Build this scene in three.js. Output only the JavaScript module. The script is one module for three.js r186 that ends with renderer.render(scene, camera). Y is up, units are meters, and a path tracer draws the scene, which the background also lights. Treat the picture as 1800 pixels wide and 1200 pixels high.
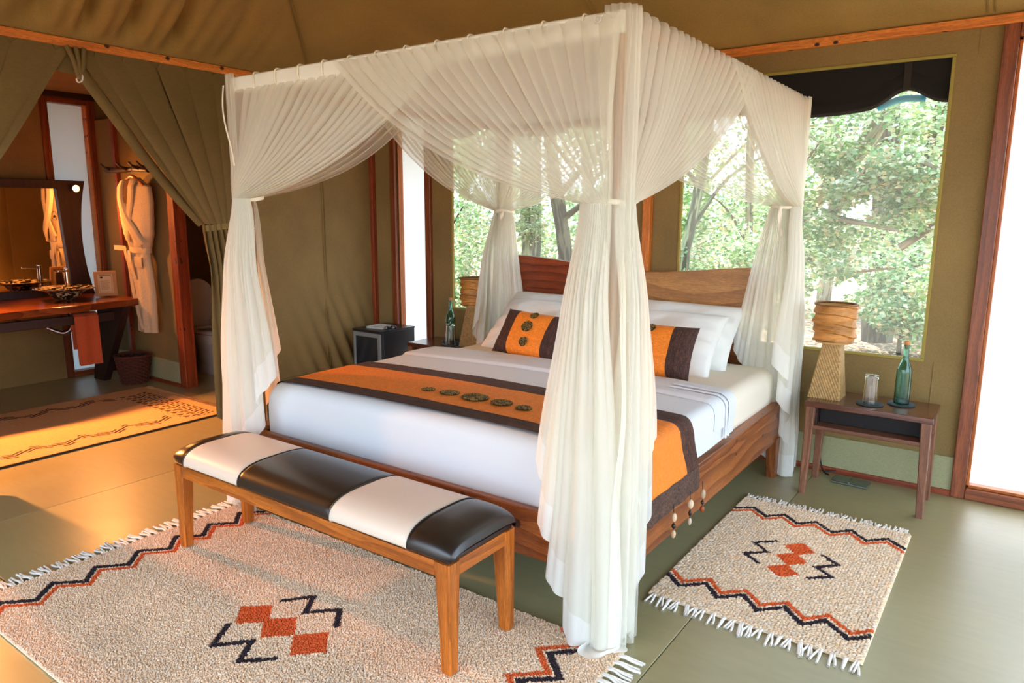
import * as THREE from 'three';
import { RoundedBoxGeometry } from 'three/addons/geometries/RoundedBoxGeometry.js';
import { mergeGeometries, mergeVertices } from 'three/addons/utils/BufferGeometryUtils.js';

// ---------------------------------------------------------------- camera, sky, sun, exposure
const scene = new THREE.Scene();
const camera = new THREE.PerspectiveCamera(50.826, 1.5, 0.05, 200);
{
  const right = new THREE.Vector3(0.81398, 0.004713, -0.580869), up = new THREE.Vector3(-0.10627, 0.984299, -0.140932), back = new THREE.Vector3(0.571084, 0.176445, 0.801704);
  camera.position.set(0, 1.5, 0);
  camera.quaternion.setFromRotationMatrix(new THREE.Matrix4().makeBasis(right, up, back));
  camera.updateMatrixWorld();
}
const renderer = new THREE.WebGLRenderer({ antialias: true });
renderer.toneMapping = THREE.LinearToneMapping;
renderer.toneMappingExposure = 5.2;
renderer.shadowMap.enabled = true;
{ // pale daylight sky: white towards the horizon, light blue overhead
  const w = 64, h = 32, d = new Float32Array(w * h * 4);
  for (let y = 0; y < h; y++) for (let x = 0; x < w; x++) {
    const e = (y + 0.5) / h * 2 - 1, t = Math.pow(Math.max(0, e), 0.6), i = (y * w + x) * 4;
    d[i] = 0.93 - 0.43 * t; d[i + 1] = 1.05 - 0.25 * t; d[i + 2] = 1.2 - 0.05 * t; d[i + 3] = 1;
    if (e < 0) { d[i] = 0.27; d[i + 1] = 0.29; d[i + 2] = 0.24; }
  }
  const t = new THREE.DataTexture(d, w, h, THREE.RGBAFormat, THREE.FloatType);
  t.mapping = THREE.EquirectangularReflectionMapping; t.magFilter = THREE.LinearFilter; t.needsUpdate = true;
  scene.background = t; scene.environment = t; scene.backgroundIntensity = 1; scene.environmentIntensity = 1;
}
const sun = new THREE.DirectionalLight(new THREE.Color(1, 0.96, 0.88), 4.2);
sun.position.set(-6, 20, -12); sun.target.position.set(0, 0, -2); sun.castShadow = true;
Object.assign(sun.shadow.camera, { left: -20, right: 20, top: 20, bottom: -20, near: 1, far: 60 });
scene.add(sun, sun.target);

// ---------------------------------------------------------------- helpers
let seedN = 7;
function rng(s) { let a = (s * 2654435761) >>> 0; return () => { a = (a + 0x6d2b79f5) >>> 0; let t = Math.imul(a ^ (a >>> 15), 1 | a); t = (t + Math.imul(t ^ (t >>> 7), 61 | t)) ^ t; return ((t ^ (t >>> 14)) >>> 0) / 4294967296; }; }
const R0 = rng(11);
const hash = (x, y) => { let n = Math.imul(x | 0, 374761393) + Math.imul(y | 0, 668265263) | 0; n = Math.imul(n ^ (n >>> 13), 1274126177); return ((n ^ (n >>> 16)) >>> 0) / 4294967296; };
function vn(x, y) { const xi = Math.floor(x), yi = Math.floor(y), u = x - xi, v = y - yi, a = u * u * (3 - 2 * u), b = v * v * (3 - 2 * v); return (hash(xi, yi) * (1 - a) + hash(xi + 1, yi) * a) * (1 - b) + (hash(xi, yi + 1) * (1 - a) + hash(xi + 1, yi + 1) * a) * b; }
const fbm = (x, y, o = 4) => { let s = 0, a = 0.5; for (let i = 0; i < o; i++) { s += a * vn(x, y); x = x * 2.03 + 17.1; y = y * 2.03 + 5.7; a *= 0.5; } return s; };
const cl = (x, a = 0, b = 1) => Math.min(b, Math.max(a, x)), ss = (a, b, x) => { const t = cl((x - a) / (b - a)); return t * t * (3 - 2 * t); }, lerp = (a, b, t) => a + (b - a) * t;
const rgb = (h) => { const c = new THREE.Color(h); c.convertLinearToSRGB(); return [c.r * 255, c.g * 255, c.b * 255]; };
const V = (x, y, z) => new THREE.Vector3(x, y, z);

const used = {};
function numbered(n) { used[n] = (used[n] ?? -1) + 1; return used[n] ? n + '_' + String(used[n]).padStart(3, '0') : n; }
function shade(m) { m.castShadow = m.receiveShadow = true; return m; }
function mesh(name, g, m, parent) { const o = shade(new THREE.Mesh(Array.isArray(g) ? merge(g) : g, m)); o.name = name; (parent ?? scene).add(o); return o; }
function tag(o, label, category, group) { o.userData.label = label; o.userData.category = category; if (group) o.userData.group = group; return o; }
function thing(name, label, category, p = [0, 0, 0], turn = 0, group) { const o = new THREE.Group(); o.name = numbered(name); o.position.set(...p); o.rotation.y = turn; scene.add(o); return tag(o, label, category, group); }
function single(name, g, m, label, category, group) { return tag(mesh(numbered(name), g, m), label, category, group); }
function struct(name, g, m, parent) { const o = mesh(name, g, m, parent); if (!parent) o.userData.kind = 'structure'; return o; }
function structGroup(name) { const o = new THREE.Group(); o.name = name; o.userData.kind = 'structure'; scene.add(o); return o; }
function stuff(o) { o.userData.kind = 'stuff'; return o; }
function merge(list) { return mergeGeometries(list.map((g) => { const q = g.index ? g.toNonIndexed() : g; for (const k of Object.keys(q.attributes)) if (!['position', 'normal', 'uv'].includes(k)) q.deleteAttribute(k); return q; })); }
// uv in metres by the dominant side of each face; grain = axis that runs along u
function uvm(g, grain = 'x', s = 1) {
  const q = g.index ? g.toNonIndexed() : g, p = q.attributes.position, n = p.count, uv = new Float32Array(n * 2), a = V(), b = V(), c = V();
  const ox = R0() * 3, oy = R0() * 3;
  for (let i = 0; i < n; i += 3) {
    a.fromBufferAttribute(p, i); b.fromBufferAttribute(p, i + 1); c.fromBufferAttribute(p, i + 2);
    const nn = b.clone().sub(a).cross(c.clone().sub(a)), ax = Math.abs(nn.x), ay = Math.abs(nn.y), az = Math.abs(nn.z);
    const drop = ax >= ay && ax >= az ? 'x' : ay >= az ? 'y' : 'z', rest = ['x', 'y', 'z'].filter((k) => k !== drop);
    const u = rest.includes(grain) ? grain : rest[0], v = rest.find((k) => k !== u);
    [a, b, c].forEach((w, k) => { uv[(i + k) * 2] = w[u] * s + ox; uv[(i + k) * 2 + 1] = (w[v] + w[drop] * 0.37) * s + oy; });
  }
  q.setAttribute('uv', new THREE.BufferAttribute(uv, 2)); return q;
}
function bx(w, h, d, x = 0, y = 0, z = 0, r = 0.004, grain) {
  const g = new RoundedBoxGeometry(w, h, d, 2, Math.min(r, w / 2.01, h / 2.01, d / 2.01)); g.translate(x, y, z);
  return uvm(g, grain ?? (w >= h && w >= d ? 'x' : h >= d ? 'y' : 'z'));
}
const box2 = (x0, x1, y0, y1, z0, z1, r, grain) => bx(Math.abs(x1 - x0), Math.abs(y1 - y0), Math.abs(z1 - z0), (x0 + x1) / 2, (y0 + y1) / 2, (z0 + z1) / 2, r, grain);
// surface from f(u, v) -> [x, y, z]
function grid(f, nu, nv, su = 1, sv = 1, closeU = false) {
  const p = [], uv = [], ix = [];
  for (let j = 0; j <= nv; j++) for (let i = 0; i <= nu; i++) { p.push(...f(i / nu, j / nv)); uv.push(i / nu * su, j / nv * sv); }
  for (let j = 0; j < nv; j++) for (let i = 0; i < nu; i++) { const a = j * (nu + 1) + i, b = a + 1, c = a + nu + 1, d = c + 1; ix.push(a, b, d, a, d, c); }
  const g = new THREE.BufferGeometry(); g.setAttribute('position', new THREE.Float32BufferAttribute(p, 3)); g.setAttribute('uv', new THREE.Float32BufferAttribute(uv, 2)); g.setIndex(ix); g.computeVertexNormals();
  if (closeU) { const n = g.attributes.normal; for (let j = 0; j <= nv; j++) { const a = j * (nu + 1), b = a + nu; const v = V(n.getX(a) + n.getX(b), n.getY(a) + n.getY(b), n.getZ(a) + n.getZ(b)).normalize(); n.setXYZ(a, v.x, v.y, v.z); n.setXYZ(b, v.x, v.y, v.z); } }
  return g;
}
// loft of closed rings: each ring is a list of [x, y, z]; flat shaded sides, capped
function loft(rings, caps = true) {
  const p = [], n = rings[0].length, t = (a, b, c) => p.push(...a, ...b, ...c);
  for (let k = 0; k + 1 < rings.length; k++) for (let i = 0; i < n; i++) { const j = (i + 1) % n, A = rings[k][i], B = rings[k][j], C = rings[k + 1][j], D = rings[k + 1][i]; t(A, C, B); t(A, D, C); }
  if (caps) for (const [r, f] of [[rings[0], 0], [rings[rings.length - 1], 1]]) for (let i = 1; i + 1 < n; i++) f ? t(r[0], r[i + 1], r[i]) : t(r[0], r[i], r[i + 1]);
  const g = new THREE.BufferGeometry(); g.setAttribute('position', new THREE.Float32BufferAttribute(p, 3)); g.computeVertexNormals();
  return g;
}
// post from the chamfered rectangle (centre cx, cz, size w x d) at the bottom to the one at the top
function post(b, t, ch = 0.004) {
  const ring = ({ x, y, z, w, d }) => { const a = w / 2, e = d / 2, c = ch; return [[x - a + c, y, z - e], [x + a - c, y, z - e], [x + a, y, z - e + c], [x + a, y, z + e - c], [x + a - c, y, z + e], [x - a + c, y, z + e], [x - a, y, z + e - c], [x - a, y, z - e + c]]; };
  return uvm(loft([ring(b), ring(t)]), 'y');
}
function tube(pts, r, seg = 24, rs = 8, closed = false) { return new THREE.TubeGeometry(new THREE.CatmullRomCurve3(pts.map((q) => V(...q)), closed), seg, r, rs, closed); }
function taperTube(pts, r0, r1, seg = 16, rs = 7, wob = 0, seed = 1) {
  const c = new THREE.CatmullRomCurve3(pts.map((q) => V(...q))), fr = c.computeFrenetFrames(seg);
  return grid((u, v) => { const P = c.getPoint(v), k = Math.round(v * seg), a = u * Math.PI * 2, r = lerp(r0, r1, v) * (1 + wob * (fbm(Math.cos(a) * 1.5 + seed * 9, v * 6 + Math.sin(a) * 1.5) - 0.45) * 2); const q = P.addScaledVector(fr.normals[k], Math.cos(a) * r).addScaledVector(fr.binormals[k], Math.sin(a) * r); return [q.x, q.y, q.z]; }, rs, seg, Math.PI * 2 * r0, c.getLength(), true);
}
const lathe = (pts, n = 32) => new THREE.LatheGeometry(pts.map((q) => new THREE.Vector2(...q)), n);

// ---------------------------------------------------------------- textures
function dataTex(w, h, f, srgb = true, sx = 1, sy = 1, mirror = true) {
  const d = new Uint8Array(w * h * 4);
  for (let y = 0; y < h; y++) for (let x = 0; x < w; x++) { const c = f(x / w, y / h), i = (y * w + x) * 4; d[i] = cl(c[0], 0, 255); d[i + 1] = cl(c[1], 0, 255); d[i + 2] = cl(c[2], 0, 255); d[i + 3] = c[3] ?? 255; }
  const t = new THREE.DataTexture(d, w, h); t.magFilter = THREE.LinearFilter; t.wrapS = t.wrapT = mirror ? THREE.MirroredRepeatWrapping : THREE.RepeatWrapping;
  if (srgb) t.colorSpace = THREE.SRGBColorSpace; t.repeat.set(1 / sx, 1 / sy); t.needsUpdate = true; return t;
}
function wood(a, b, { seed = 1, rings = 5, warp = 1.2, knots = 0, fine = 0.22, rough = 0.45, knot = '#3a1a0c', dark = 0.5, ...more } = {}) {
  const A = rgb(a), B = rgb(b), K = rgb(knot), q = rng(seed), kn = Array.from({ length: knots }, () => [q() * 1.2, q() * 0.3, 0.006 + q() * 0.008]);
  const map = dataTex(768, 256, (u, v) => {
    let x = u * 1.2, y = v * 0.3, kd = 0;
    for (const [kx, ky, kr] of kn) { const dx = (x - kx) / 2.2, dy = y - ky, d = Math.hypot(dx, dy); y += (dy > 0 ? 1 : -1) * kr * 1.2 * Math.exp(-d / (kr * 2.5)); kd = Math.max(kd, 1 - ss(kr * 0.6, kr * 1.1, Math.hypot(dx * 2.2 / 1.3, dy))); }
    const w = fbm(x * 1.6 + seed * 7, y * 6 + seed, 3), r = (y * rings / 0.3 + w * warp * 2.2) % 1, ring = Math.pow(r, 1.8), f = vn(x * 14 + seed, y * 900) * 0.65 + vn(x * 60, y * 300 + 7) * 0.35;
    const t = cl(ring * dark + (fbm(x * 2 + 40, y * 9 + seed * 3, 3) - 0.45) * 0.9 + 0.25), g = 1 + (f - 0.5) * fine * 2;
    return [0, 1, 2].map((k) => lerp(lerp(A[k], B[k], t), K[k], kd) * g);
  }, true, 1.2, 0.3);
  return new THREE.MeshPhysicalMaterial({ map, roughness: rough, bumpMap: null, ...more });
}
const pbr = (color, roughness = 0.8, o = {}) => new THREE.MeshPhysicalMaterial({ color, roughness, ...o });
const weaveBump = dataTex(256, 256, (u, v) => { const a = 0.5 + 0.5 * Math.sin(u * 256 * Math.PI / 4), b = 0.5 + 0.5 * Math.sin(v * 256 * Math.PI / 4), h = (a > b ? a : b) * 150 + fbm(u * 40, v * 40) * 90; return [h, h, h]; }, false, 0.05, 0.05);
const wrinkleBump = dataTex(512, 512, (u, v) => { const h = 255 * fbm(u * 7, v * 4, 4); return [h, h, h]; }, false, 1.6, 1.6);
const canvasMap = (hex, amt = 0.1, seed = 0) => { const A = rgb(hex); return dataTex(512, 512, (u, v) => { const g = 1 + (fbm(u * 6 + seed, v * 6, 4) - 0.47) * amt * 2 + (hash(u * 512, v * 512) - 0.5) * 0.09; return A.map((c) => c * g); }, true, 2, 2); };
const M = {
  canvas: pbr('#ffffff', 0.9, { map: canvasMap('#8a7143'), bumpMap: wrinkleBump, bumpScale: 0.012, sheen: 0.1 }),
  roof: pbr('#ffffff', 0.9, { map: canvasMap('#97793e', 0.09, 9), bumpMap: wrinkleBump, bumpScale: 0.02 }),
  drape: pbr('#ffffff', 0.88, { map: canvasMap('#715c32', 0.08, 4) }),
  skirt: pbr('#ffffff', 0.75, { map: canvasMap('#9c9a72', 0.07, 3) }),
  trim: pbr('#9b8a3c', 0.7), blind: pbr('#140e0c', 0.9),
  teak: wood('#c67026', '#86420d', { seed: 3, rings: 6, rough: 0.4 }),
  bedwood: wood('#a5622f', '#5e2c12', { seed: 5, rings: 5, knots: 5, rough: 0.35 }),
  redplank: wood('#a84e24', '#5c220f', { seed: 8, rings: 4, warp: 1.6, rough: 0.4 }),
  tanplank: wood('#b98343', '#7d4b20', { seed: 12, rings: 4, warp: 1.1, knots: 2, rough: 0.38 }),
  pine: wood('#e38a38', '#bd6420', { seed: 15, rings: 5, knots: 7, rough: 0.5 }),
  redpost: wood('#a24a22', '#6a2810', { seed: 17, rings: 5, knots: 6, rough: 0.5 }),
  mahogany: wood('#98502a', '#5a2a12', { seed: 19, rings: 6, rough: 0.35 }),
  walnut: wood('#70402a', '#371a10', { seed: 21, rings: 6, rough: 0.22, clearcoat: 0.4, clearcoatRoughness: 0.15 }),
  walnutleg: wood('#94664c', '#5d3524', { seed: 22, rings: 6, rough: 0.4 }),
  counter: wood('#8e4a22', '#4a1e0e', { seed: 23, rings: 4, warp: 2, rough: 0.22 }),
  darkwood: wood('#38201a', '#1e100e', { seed: 25, rings: 5, rough: 0.5 }),
  drift: wood('#4a2b20', '#241412', { seed: 26, rings: 7, rough: 0.6 }),
  white: pbr('#d6dbe0', 0.85, { sheen: 0.2, bumpMap: wrinkleBump, bumpScale: 0.006 }),
  pillow: pbr('#e9ebe6', 0.88, { sheen: 0.2 }),
  cream: pbr('#e8e0cc', 0.9),
  netFall: pbr('#f8f6ea', 1, { transmission: 0.45, thickness: 0, transparent: true, opacity: 0.84, side: THREE.DoubleSide, specularIntensity: 0.1 }),
  net: pbr('#f8f6ea', 1, { transmission: 0.5, thickness: 0, transparent: true, opacity: 0.46, side: THREE.DoubleSide, specularIntensity: 0.1 }),
  hem: pbr('#fbfaf3', 1, { transmission: 0.42, thickness: 0, transparent: true, opacity: 0.9, side: THREE.DoubleSide, specularIntensity: 0.1 }),
  tie: pbr('#f5ecd6', 0.95),
  screen: pbr('#f4f6fa', 0.95, { transmission: 0.85, thickness: 0, side: THREE.DoubleSide, specularIntensity: 0.2 }),
  mesh: pbr('#eef2ee', 0.9, { transparent: true, opacity: 0.13, side: THREE.DoubleSide }),
  black: pbr('#16161a', 0.5), steel: pbr('#b8bcc0', 0.28, { metalness: 1 }), chrome: pbr('#d8dadc', 0.08, { metalness: 1 }),
  glass: pbr('#ffffff', 0.02, { transmission: 1, thickness: 0.01, ior: 1.45 }),
  ceramic: pbr('#cfc6bd', 0.2),
};
M.canvas.side = M.drape.side = M.roof.side = THREE.DoubleSide;

// ---------------------------------------------------------------- structure
const BZ = -4.4, LX = -4.6, EZ = 1.6, EX = 1.6, TOP = 2.46;
{ // floor: painted sheets with open joints on a dark subfloor
  const f = structGroup('floor'); f.userData.label = 'olive green painted floor laid in wide sheets';
  const A = rgb('#a39b70'), paint = dataTex(512, 512, (u, v) => { const g = 1 + (fbm(u * 5, v * 5, 4) - 0.47) * 0.12 + (vn(u * 160, v * 30) - 0.5) * 0.04; return A.map((c) => c * g); }, true, 2.5, 2.5);
  const rm = dataTex(512, 512, (u, v) => { const h = 79 + 18 * fbm(u * 8, v * 14, 4) + 5 * fbm(u * 60, v * 60, 2); return [h, h, h]; }, false, 2, 2);
  const fm = [0, 1, 2].map((k) => pbr(['#ffffff', '#f4f2ee', '#faf8f0'][k], 1, { map: paint, ior: 2, roughnessMap: rm }));
  const xs = [-7.2, -5.48, -3.95, -2.42, -0.885, 0.65, 1.75];
  for (let i = 0; i + 1 < xs.length; i++) for (const [z0, z1] of [[-4.5, -1.02], [-1.015, 1.75]]) mesh('floor_panel', box2(xs[i] + 0.002, xs[i + 1] - 0.002, -0.02, 0, z0, z1, 0.0015), fm[i % 3], f);
  mesh('subfloor', box2(-7.25, 1.8, -0.12, -0.021, -4.55, 1.8), pbr('#241f18', 0.9), f);
}
function wallShape(w0, w1, h, holes) { // a wall in the x-y plane with rectangular openings
  const s = new THREE.Shape(); s.moveTo(w0, 0); s.lineTo(w1, 0); s.lineTo(w1, h); s.lineTo(w0, h); s.closePath();
  for (const [a, b, c, d] of holes) { const q = new THREE.Path(); q.moveTo(a, c); q.lineTo(a, d); q.lineTo(b, d); q.lineTo(b, c); q.closePath(); s.holes.push(q); }
  return uvm(new THREE.ExtrudeGeometry(s, { depth: 0.012, bevelEnabled: false }));
}
const WR = [-1.815, -0.412, 0.732, 2.283], WL = [-3.71, -2.31, 0.75, 2.283];
{
  const g = wallShape(-4.65, 1.7, 2.52, [WR, WL, [-4.3, -3.97, 0.0, 2.38], [-0.15, 0.78, 0.04, 2.37]]); g.translate(0, 0, BZ - 0.012);
  const w = struct('wall_back', g, M.canvas);
  const hemTrim = (x0, x1, y0, y1) => { const t = 0.016, z0 = BZ - 0.003, z1 = BZ + 0.006; return [box2(x0 - t, x1 + t, y1, y1 + t, z0, z1, 0.003), box2(x0 - t, x1 + t, y0 - t, y0, z0, z1, 0.003), box2(x0 - t, x0, y0, y1, z0, z1, 0.003), box2(x1, x1 + t, y0, y1, z0, z1, 0.003)]; };
  for (const [n, o] of [['window_1', WR], ['window_2', WL]]) {
    const win = structGroup(n);
    for (const q of hemTrim(...o)) mesh('window_piping', q, M.trim, win);
    mesh('insect_screen', box2(o[0], o[1], o[2], o[3], BZ - 0.1165, BZ - 0.115, 0.0005), M.mesh, win);
  }
  // seams sewn in the canvas
  for (const x of [-1.475, -1.44, -0.30]) mesh('seam', box2(x - 0.004, x + 0.004, 2.285, 2.4, BZ - 0.002, BZ + 0.003, 0.002), M.canvas, w);
  mesh('seam', box2(-0.35, -0.344, 0.24, 0.72, BZ - 0.002, BZ + 0.003, 0.002), M.canvas, w);
}
{ // rolled blinds in the window tops: dark canvas sagging between straps
  for (const [x0, x1, straps, name, lab] of [[-1.83, -0.40, [-0.61, -1.55], 'window_blind', 'dark brown canvas blind gathered up in the top of the right window'], [-3.72, -2.30, [-2.6, -3.4], 'window_blind', 'dark brown canvas blind gathered up in the top of the window behind the bed']]) {
    const t = thing(name, lab, 'blind');
    const low = (x) => { let d = 9; for (const s of straps) d = Math.min(d, Math.abs(x - s)); return 2.05 + 0.085 * Math.exp(-d * d / 0.012) - 0.015 * Math.sin(x * 4); };
    const prof = grid((u, v) => { const x = lerp(x0, x1, u), b = low(x); const P = [[2.31, -0.02], [2.2, -0.024], [b + 0.09, -0.022], [b + 0.05, -0.016], [b + 0.015, -0.02], [b, -0.045], [b + 0.02, -0.085], [b + 0.08, -0.1], [b + 0.12, -0.08], [2.24, -0.06], [2.31, -0.03]]; const q = v * 10, i = Math.min(9, Math.floor(q)), k = q - i; return [x, lerp(P[i][0], P[i + 1][0], k) + 0.008 * (fbm(x * 14, q) - 0.5), BZ + lerp(P[i][1], P[i + 1][1], k)]; }, 90, 40, 1.4, 0.4);
    mesh('blind_cloth', prof, M.blind, t);
    for (const s of straps) mesh('strap', box2(s - 0.018, s + 0.018, low(s) - 0.005, 2.29, BZ - 0.019, BZ - 0.013, 0.002), pbr('#2c241f', 0.9), t);
  }
  const b = tag(mesh('blue_strap', tube([[-0.76, 2.075, -4.53], [-0.65, 2.115, -4.54], [-0.53, 2.11, -4.53]], 0.018, 12, 8), pbr('#2fa6c4', 0.6)), 'bright blue strap showing under the raised dark blind', 'strap');
}
// beams, posts, skirting
struct('trim_1', box2(LX, 1.7, 2.405, 2.452, BZ - 0.005, BZ + 0.035, 0.004), M.pine);
struct('trim_2', box2(LX - 0.02, LX + 0.03, 2.418, 2.466, BZ, 1.7, 0.004, 'z'), M.pine);
struct('trim_3', box2(-4.615, -4.56, 0, 2.41, BZ, BZ + 0.045, 0.004), M.redpost);
struct('trim_4', box2(-3.255, -3.205, 0.72, 2.41, BZ, BZ + 0.045, 0.004), M.redpost);
struct('trim_5', box2(-2.066, -2.012, 0, 2.41, BZ, BZ + 0.045, 0.004), M.pine);
struct('baseboard_back', [box2(-3.92, -0.2, 0.03, 0.215, BZ, BZ + 0.012, 0.004)], M.skirt);
struct('trim_6', box2(-3.92, -0.2, 0, 0.032, BZ, BZ + 0.022, 0.003), M.redpost);
function screenDoor(name, x0, x1, y0, y1, s, m, lab) { // timber frame round a translucent white panel
  const d = structGroup(name); d.userData.label = lab; const z0 = BZ - 0.075, z1 = BZ + 0.03;
  mesh('jamb', box2(x0, x0 + s, y0, y1, z0, z1, 0.006), m, d); mesh('jamb', box2(x1 - s, x1, y0, y1, z0, z1, 0.006), m, d);
  mesh('head_rail', box2(x0 + s, x1 - s, y1 - s, y1, z0, z1 - 0.004, 0.006), m, d); mesh('sill', box2(x0 + s, x1 - s, y0, y0 + 0.06, z0, z1 - 0.004, 0.006), m, d);
  const i = 0.016; mesh('inner_bead', [box2(x0 + s, x0 + s + i, y0 + 0.06, y1 - s, z0 + 0.02, z1 - 0.03, 0.003), box2(x1 - s - i, x1 - s, y0 + 0.06, y1 - s, z0 + 0.02, z1 - 0.03, 0.003), box2(x0 + s, x1 - s, y1 - s - i, y1 - s, z0 + 0.02, z1 - 0.03, 0.003), box2(x0 + s, x1 - s, y0 + 0.06, y0 + 0.06 + i, z0 + 0.02, z1 - 0.03, 0.003)], M.teak, d);
  mesh('white_panel', box2(x0 + s, x1 - s, y0 + 0.05, y1 - s, z0 + 0.018, z0 + 0.022, 0.001), M.screen, d);
}
screenDoor('door_1', -0.205, 0.82, 0, 2.41, 0.066, M.mahogany, 'timber framed white screen door at the right end of the window wall');
screenDoor('door_2', -4.37, -3.925, 0, 2.4, 0.06, M.mahogany, 'narrow white screen panel between dark red jambs in the far corner');
{ // left partition: canvas with seam, open to the bathroom beyond z = -3.05
  const g = uvm(new THREE.BoxGeometry(0.008, 2.43, 1.4).translate(LX - 0.004, 1.215, -3.72), 'y');
  const folds = grid((u, v) => { const z = lerp(BZ, -3.02, u), y = v * 2.43, k = Math.exp(-Math.pow((z + 4.02 - (y - 0.2) * 0.18) / 0.34, 2)) * ss(1.15, 0.15, y); return [LX + 0.004 + k * (0.022 * Math.sin((z * 1 - y * 0.42) * 46) + 0.01) + 0.012 * Math.pow(fbm(z * 2.2, y * 1.3), 2), y, z]; }, 120, 60, 1.4, 2.43);
  const w = struct('wall_left', folds, M.canvas);
  mesh('seam', [box2(LX - 0.002, LX + 0.016, 0.2, 2.41, -3.842, -3.836, 0.002), box2(LX - 0.002, LX + 0.016, 0.2, 2.41, -3.862, -3.858, 0.002)], M.canvas, w);
  struct('baseboard_left', box2(LX + 0.005, LX + 0.02, 0.0, 0.225, BZ, -3.02, 0.004), pbr('#ffffff', 0.8, { map: canvasMap('#7d7440', 0.08, 6) }));
  struct('wall_left_front', bx(0.02, 2.43, 2.3, LX - 0.01, 1.215, 0.5), M.canvas);
}
{ // walls that the photograph's daylight comes through: wide openings in front and on the right
  const f = wallShape(-4.65, 1.7, 2.5, [[-4.2, 1.3, 0.0, 2.3]]); f.translate(0, 0, EZ); struct('wall_front', f, M.canvas);
  const r = wallShape(-1.6, 4.45, 2.5, [[-0.9, 4.0, 0.0, 2.3]]); r.rotateY(Math.PI / 2); r.translate(EX, 0, 0); struct('wall_right', r, M.canvas);
}
{ // canvas roof: four slopes meeting over the middle, wrinkled above the bathroom entrance
  const hgt = (x, z) => { const a = 2.462 + 0.34 * (x - LX), b = 2.448 + 0.36 * (z - BZ), c = 2.462 + 0.4 * (EX - x), d = 2.462 + 0.4 * (EZ - z), k = 0.05; const sm = (p, q) => { const h = cl(0.5 + 0.5 * (q - p) / k); return lerp(q, p, h) - k * h * (1 - h); }; return sm(sm(a, b), sm(c, d)); };
  const top = grid((u, v) => {
    const x = lerp(LX, EX + 0.05, u), z = lerp(BZ, EZ + 0.05, v); let y = hgt(x, z);
    const dx = x - LX, w = (z + 2.3 - dx * 0.25), fade = Math.exp(-dx / 1.1) * Math.exp(-w * w / 0.4);
    y += fade * ss(0.03, 0.2, dx) * (0.16 * Math.pow(0.5 + 0.5 * Math.sin(w * 22 + 0.8 * Math.sin(dx * 4) + 5 * vn(w * 3, 2)), 4) + 0.02 * Math.sin(w * 51 + dx * 3));
    return [x, y, z];
  }, 200, 240, 6.2, 6.2);
  const c = struct('ceiling', top, M.roof);
  const on = (x, z) => V(x, hgt(x, z) - 0.004, z);
  for (const [a, b] of [[[-4.55, -3.75], [-3.35, -2.55]], [[-2.2, -4.35], [-2.15, -2.4]], [[-0.28, -4.35], [-0.28, -2.4]]]) {
    const pts = Array.from({ length: 25 }, (_, i) => { const q = on(lerp(a[0], b[0], i / 24), lerp(a[1], b[1], i / 24)); return [q.x, q.y, q.z]; });
    mesh('roof_seam', [tube(pts, 0.004, 60, 5), tube(pts.map(([x, y, z]) => [x + 0.03, y, z]), 0.003, 60, 5)], M.roof, c);
  }
  const flyPart = (xa, xb, za, zb) => grid((u, v) => { const x = lerp(xa, xb, u), z = lerp(za, zb, v), y = Math.min(2.36 + 0.36 * (z + 5.55), 2.72 + 0.33 * (x + 5), 3.0 + 0.4 * (EX - x) , 3.0 + 0.4 * (EZ - z)); return [x, Math.max(y, 2.36) + (x < -4.7 ? 0.2 : 0.12), z]; }, 60, 40, 9, 8);
  struct('ceiling_flysheet', [flyPart(-8.2, 2.6, -4.5, 2.4), flyPart(-8.2, -0.3, -5.55, -4.5)], pbr('#6f6440', 0.9, { side: THREE.DoubleSide }));
}

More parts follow.
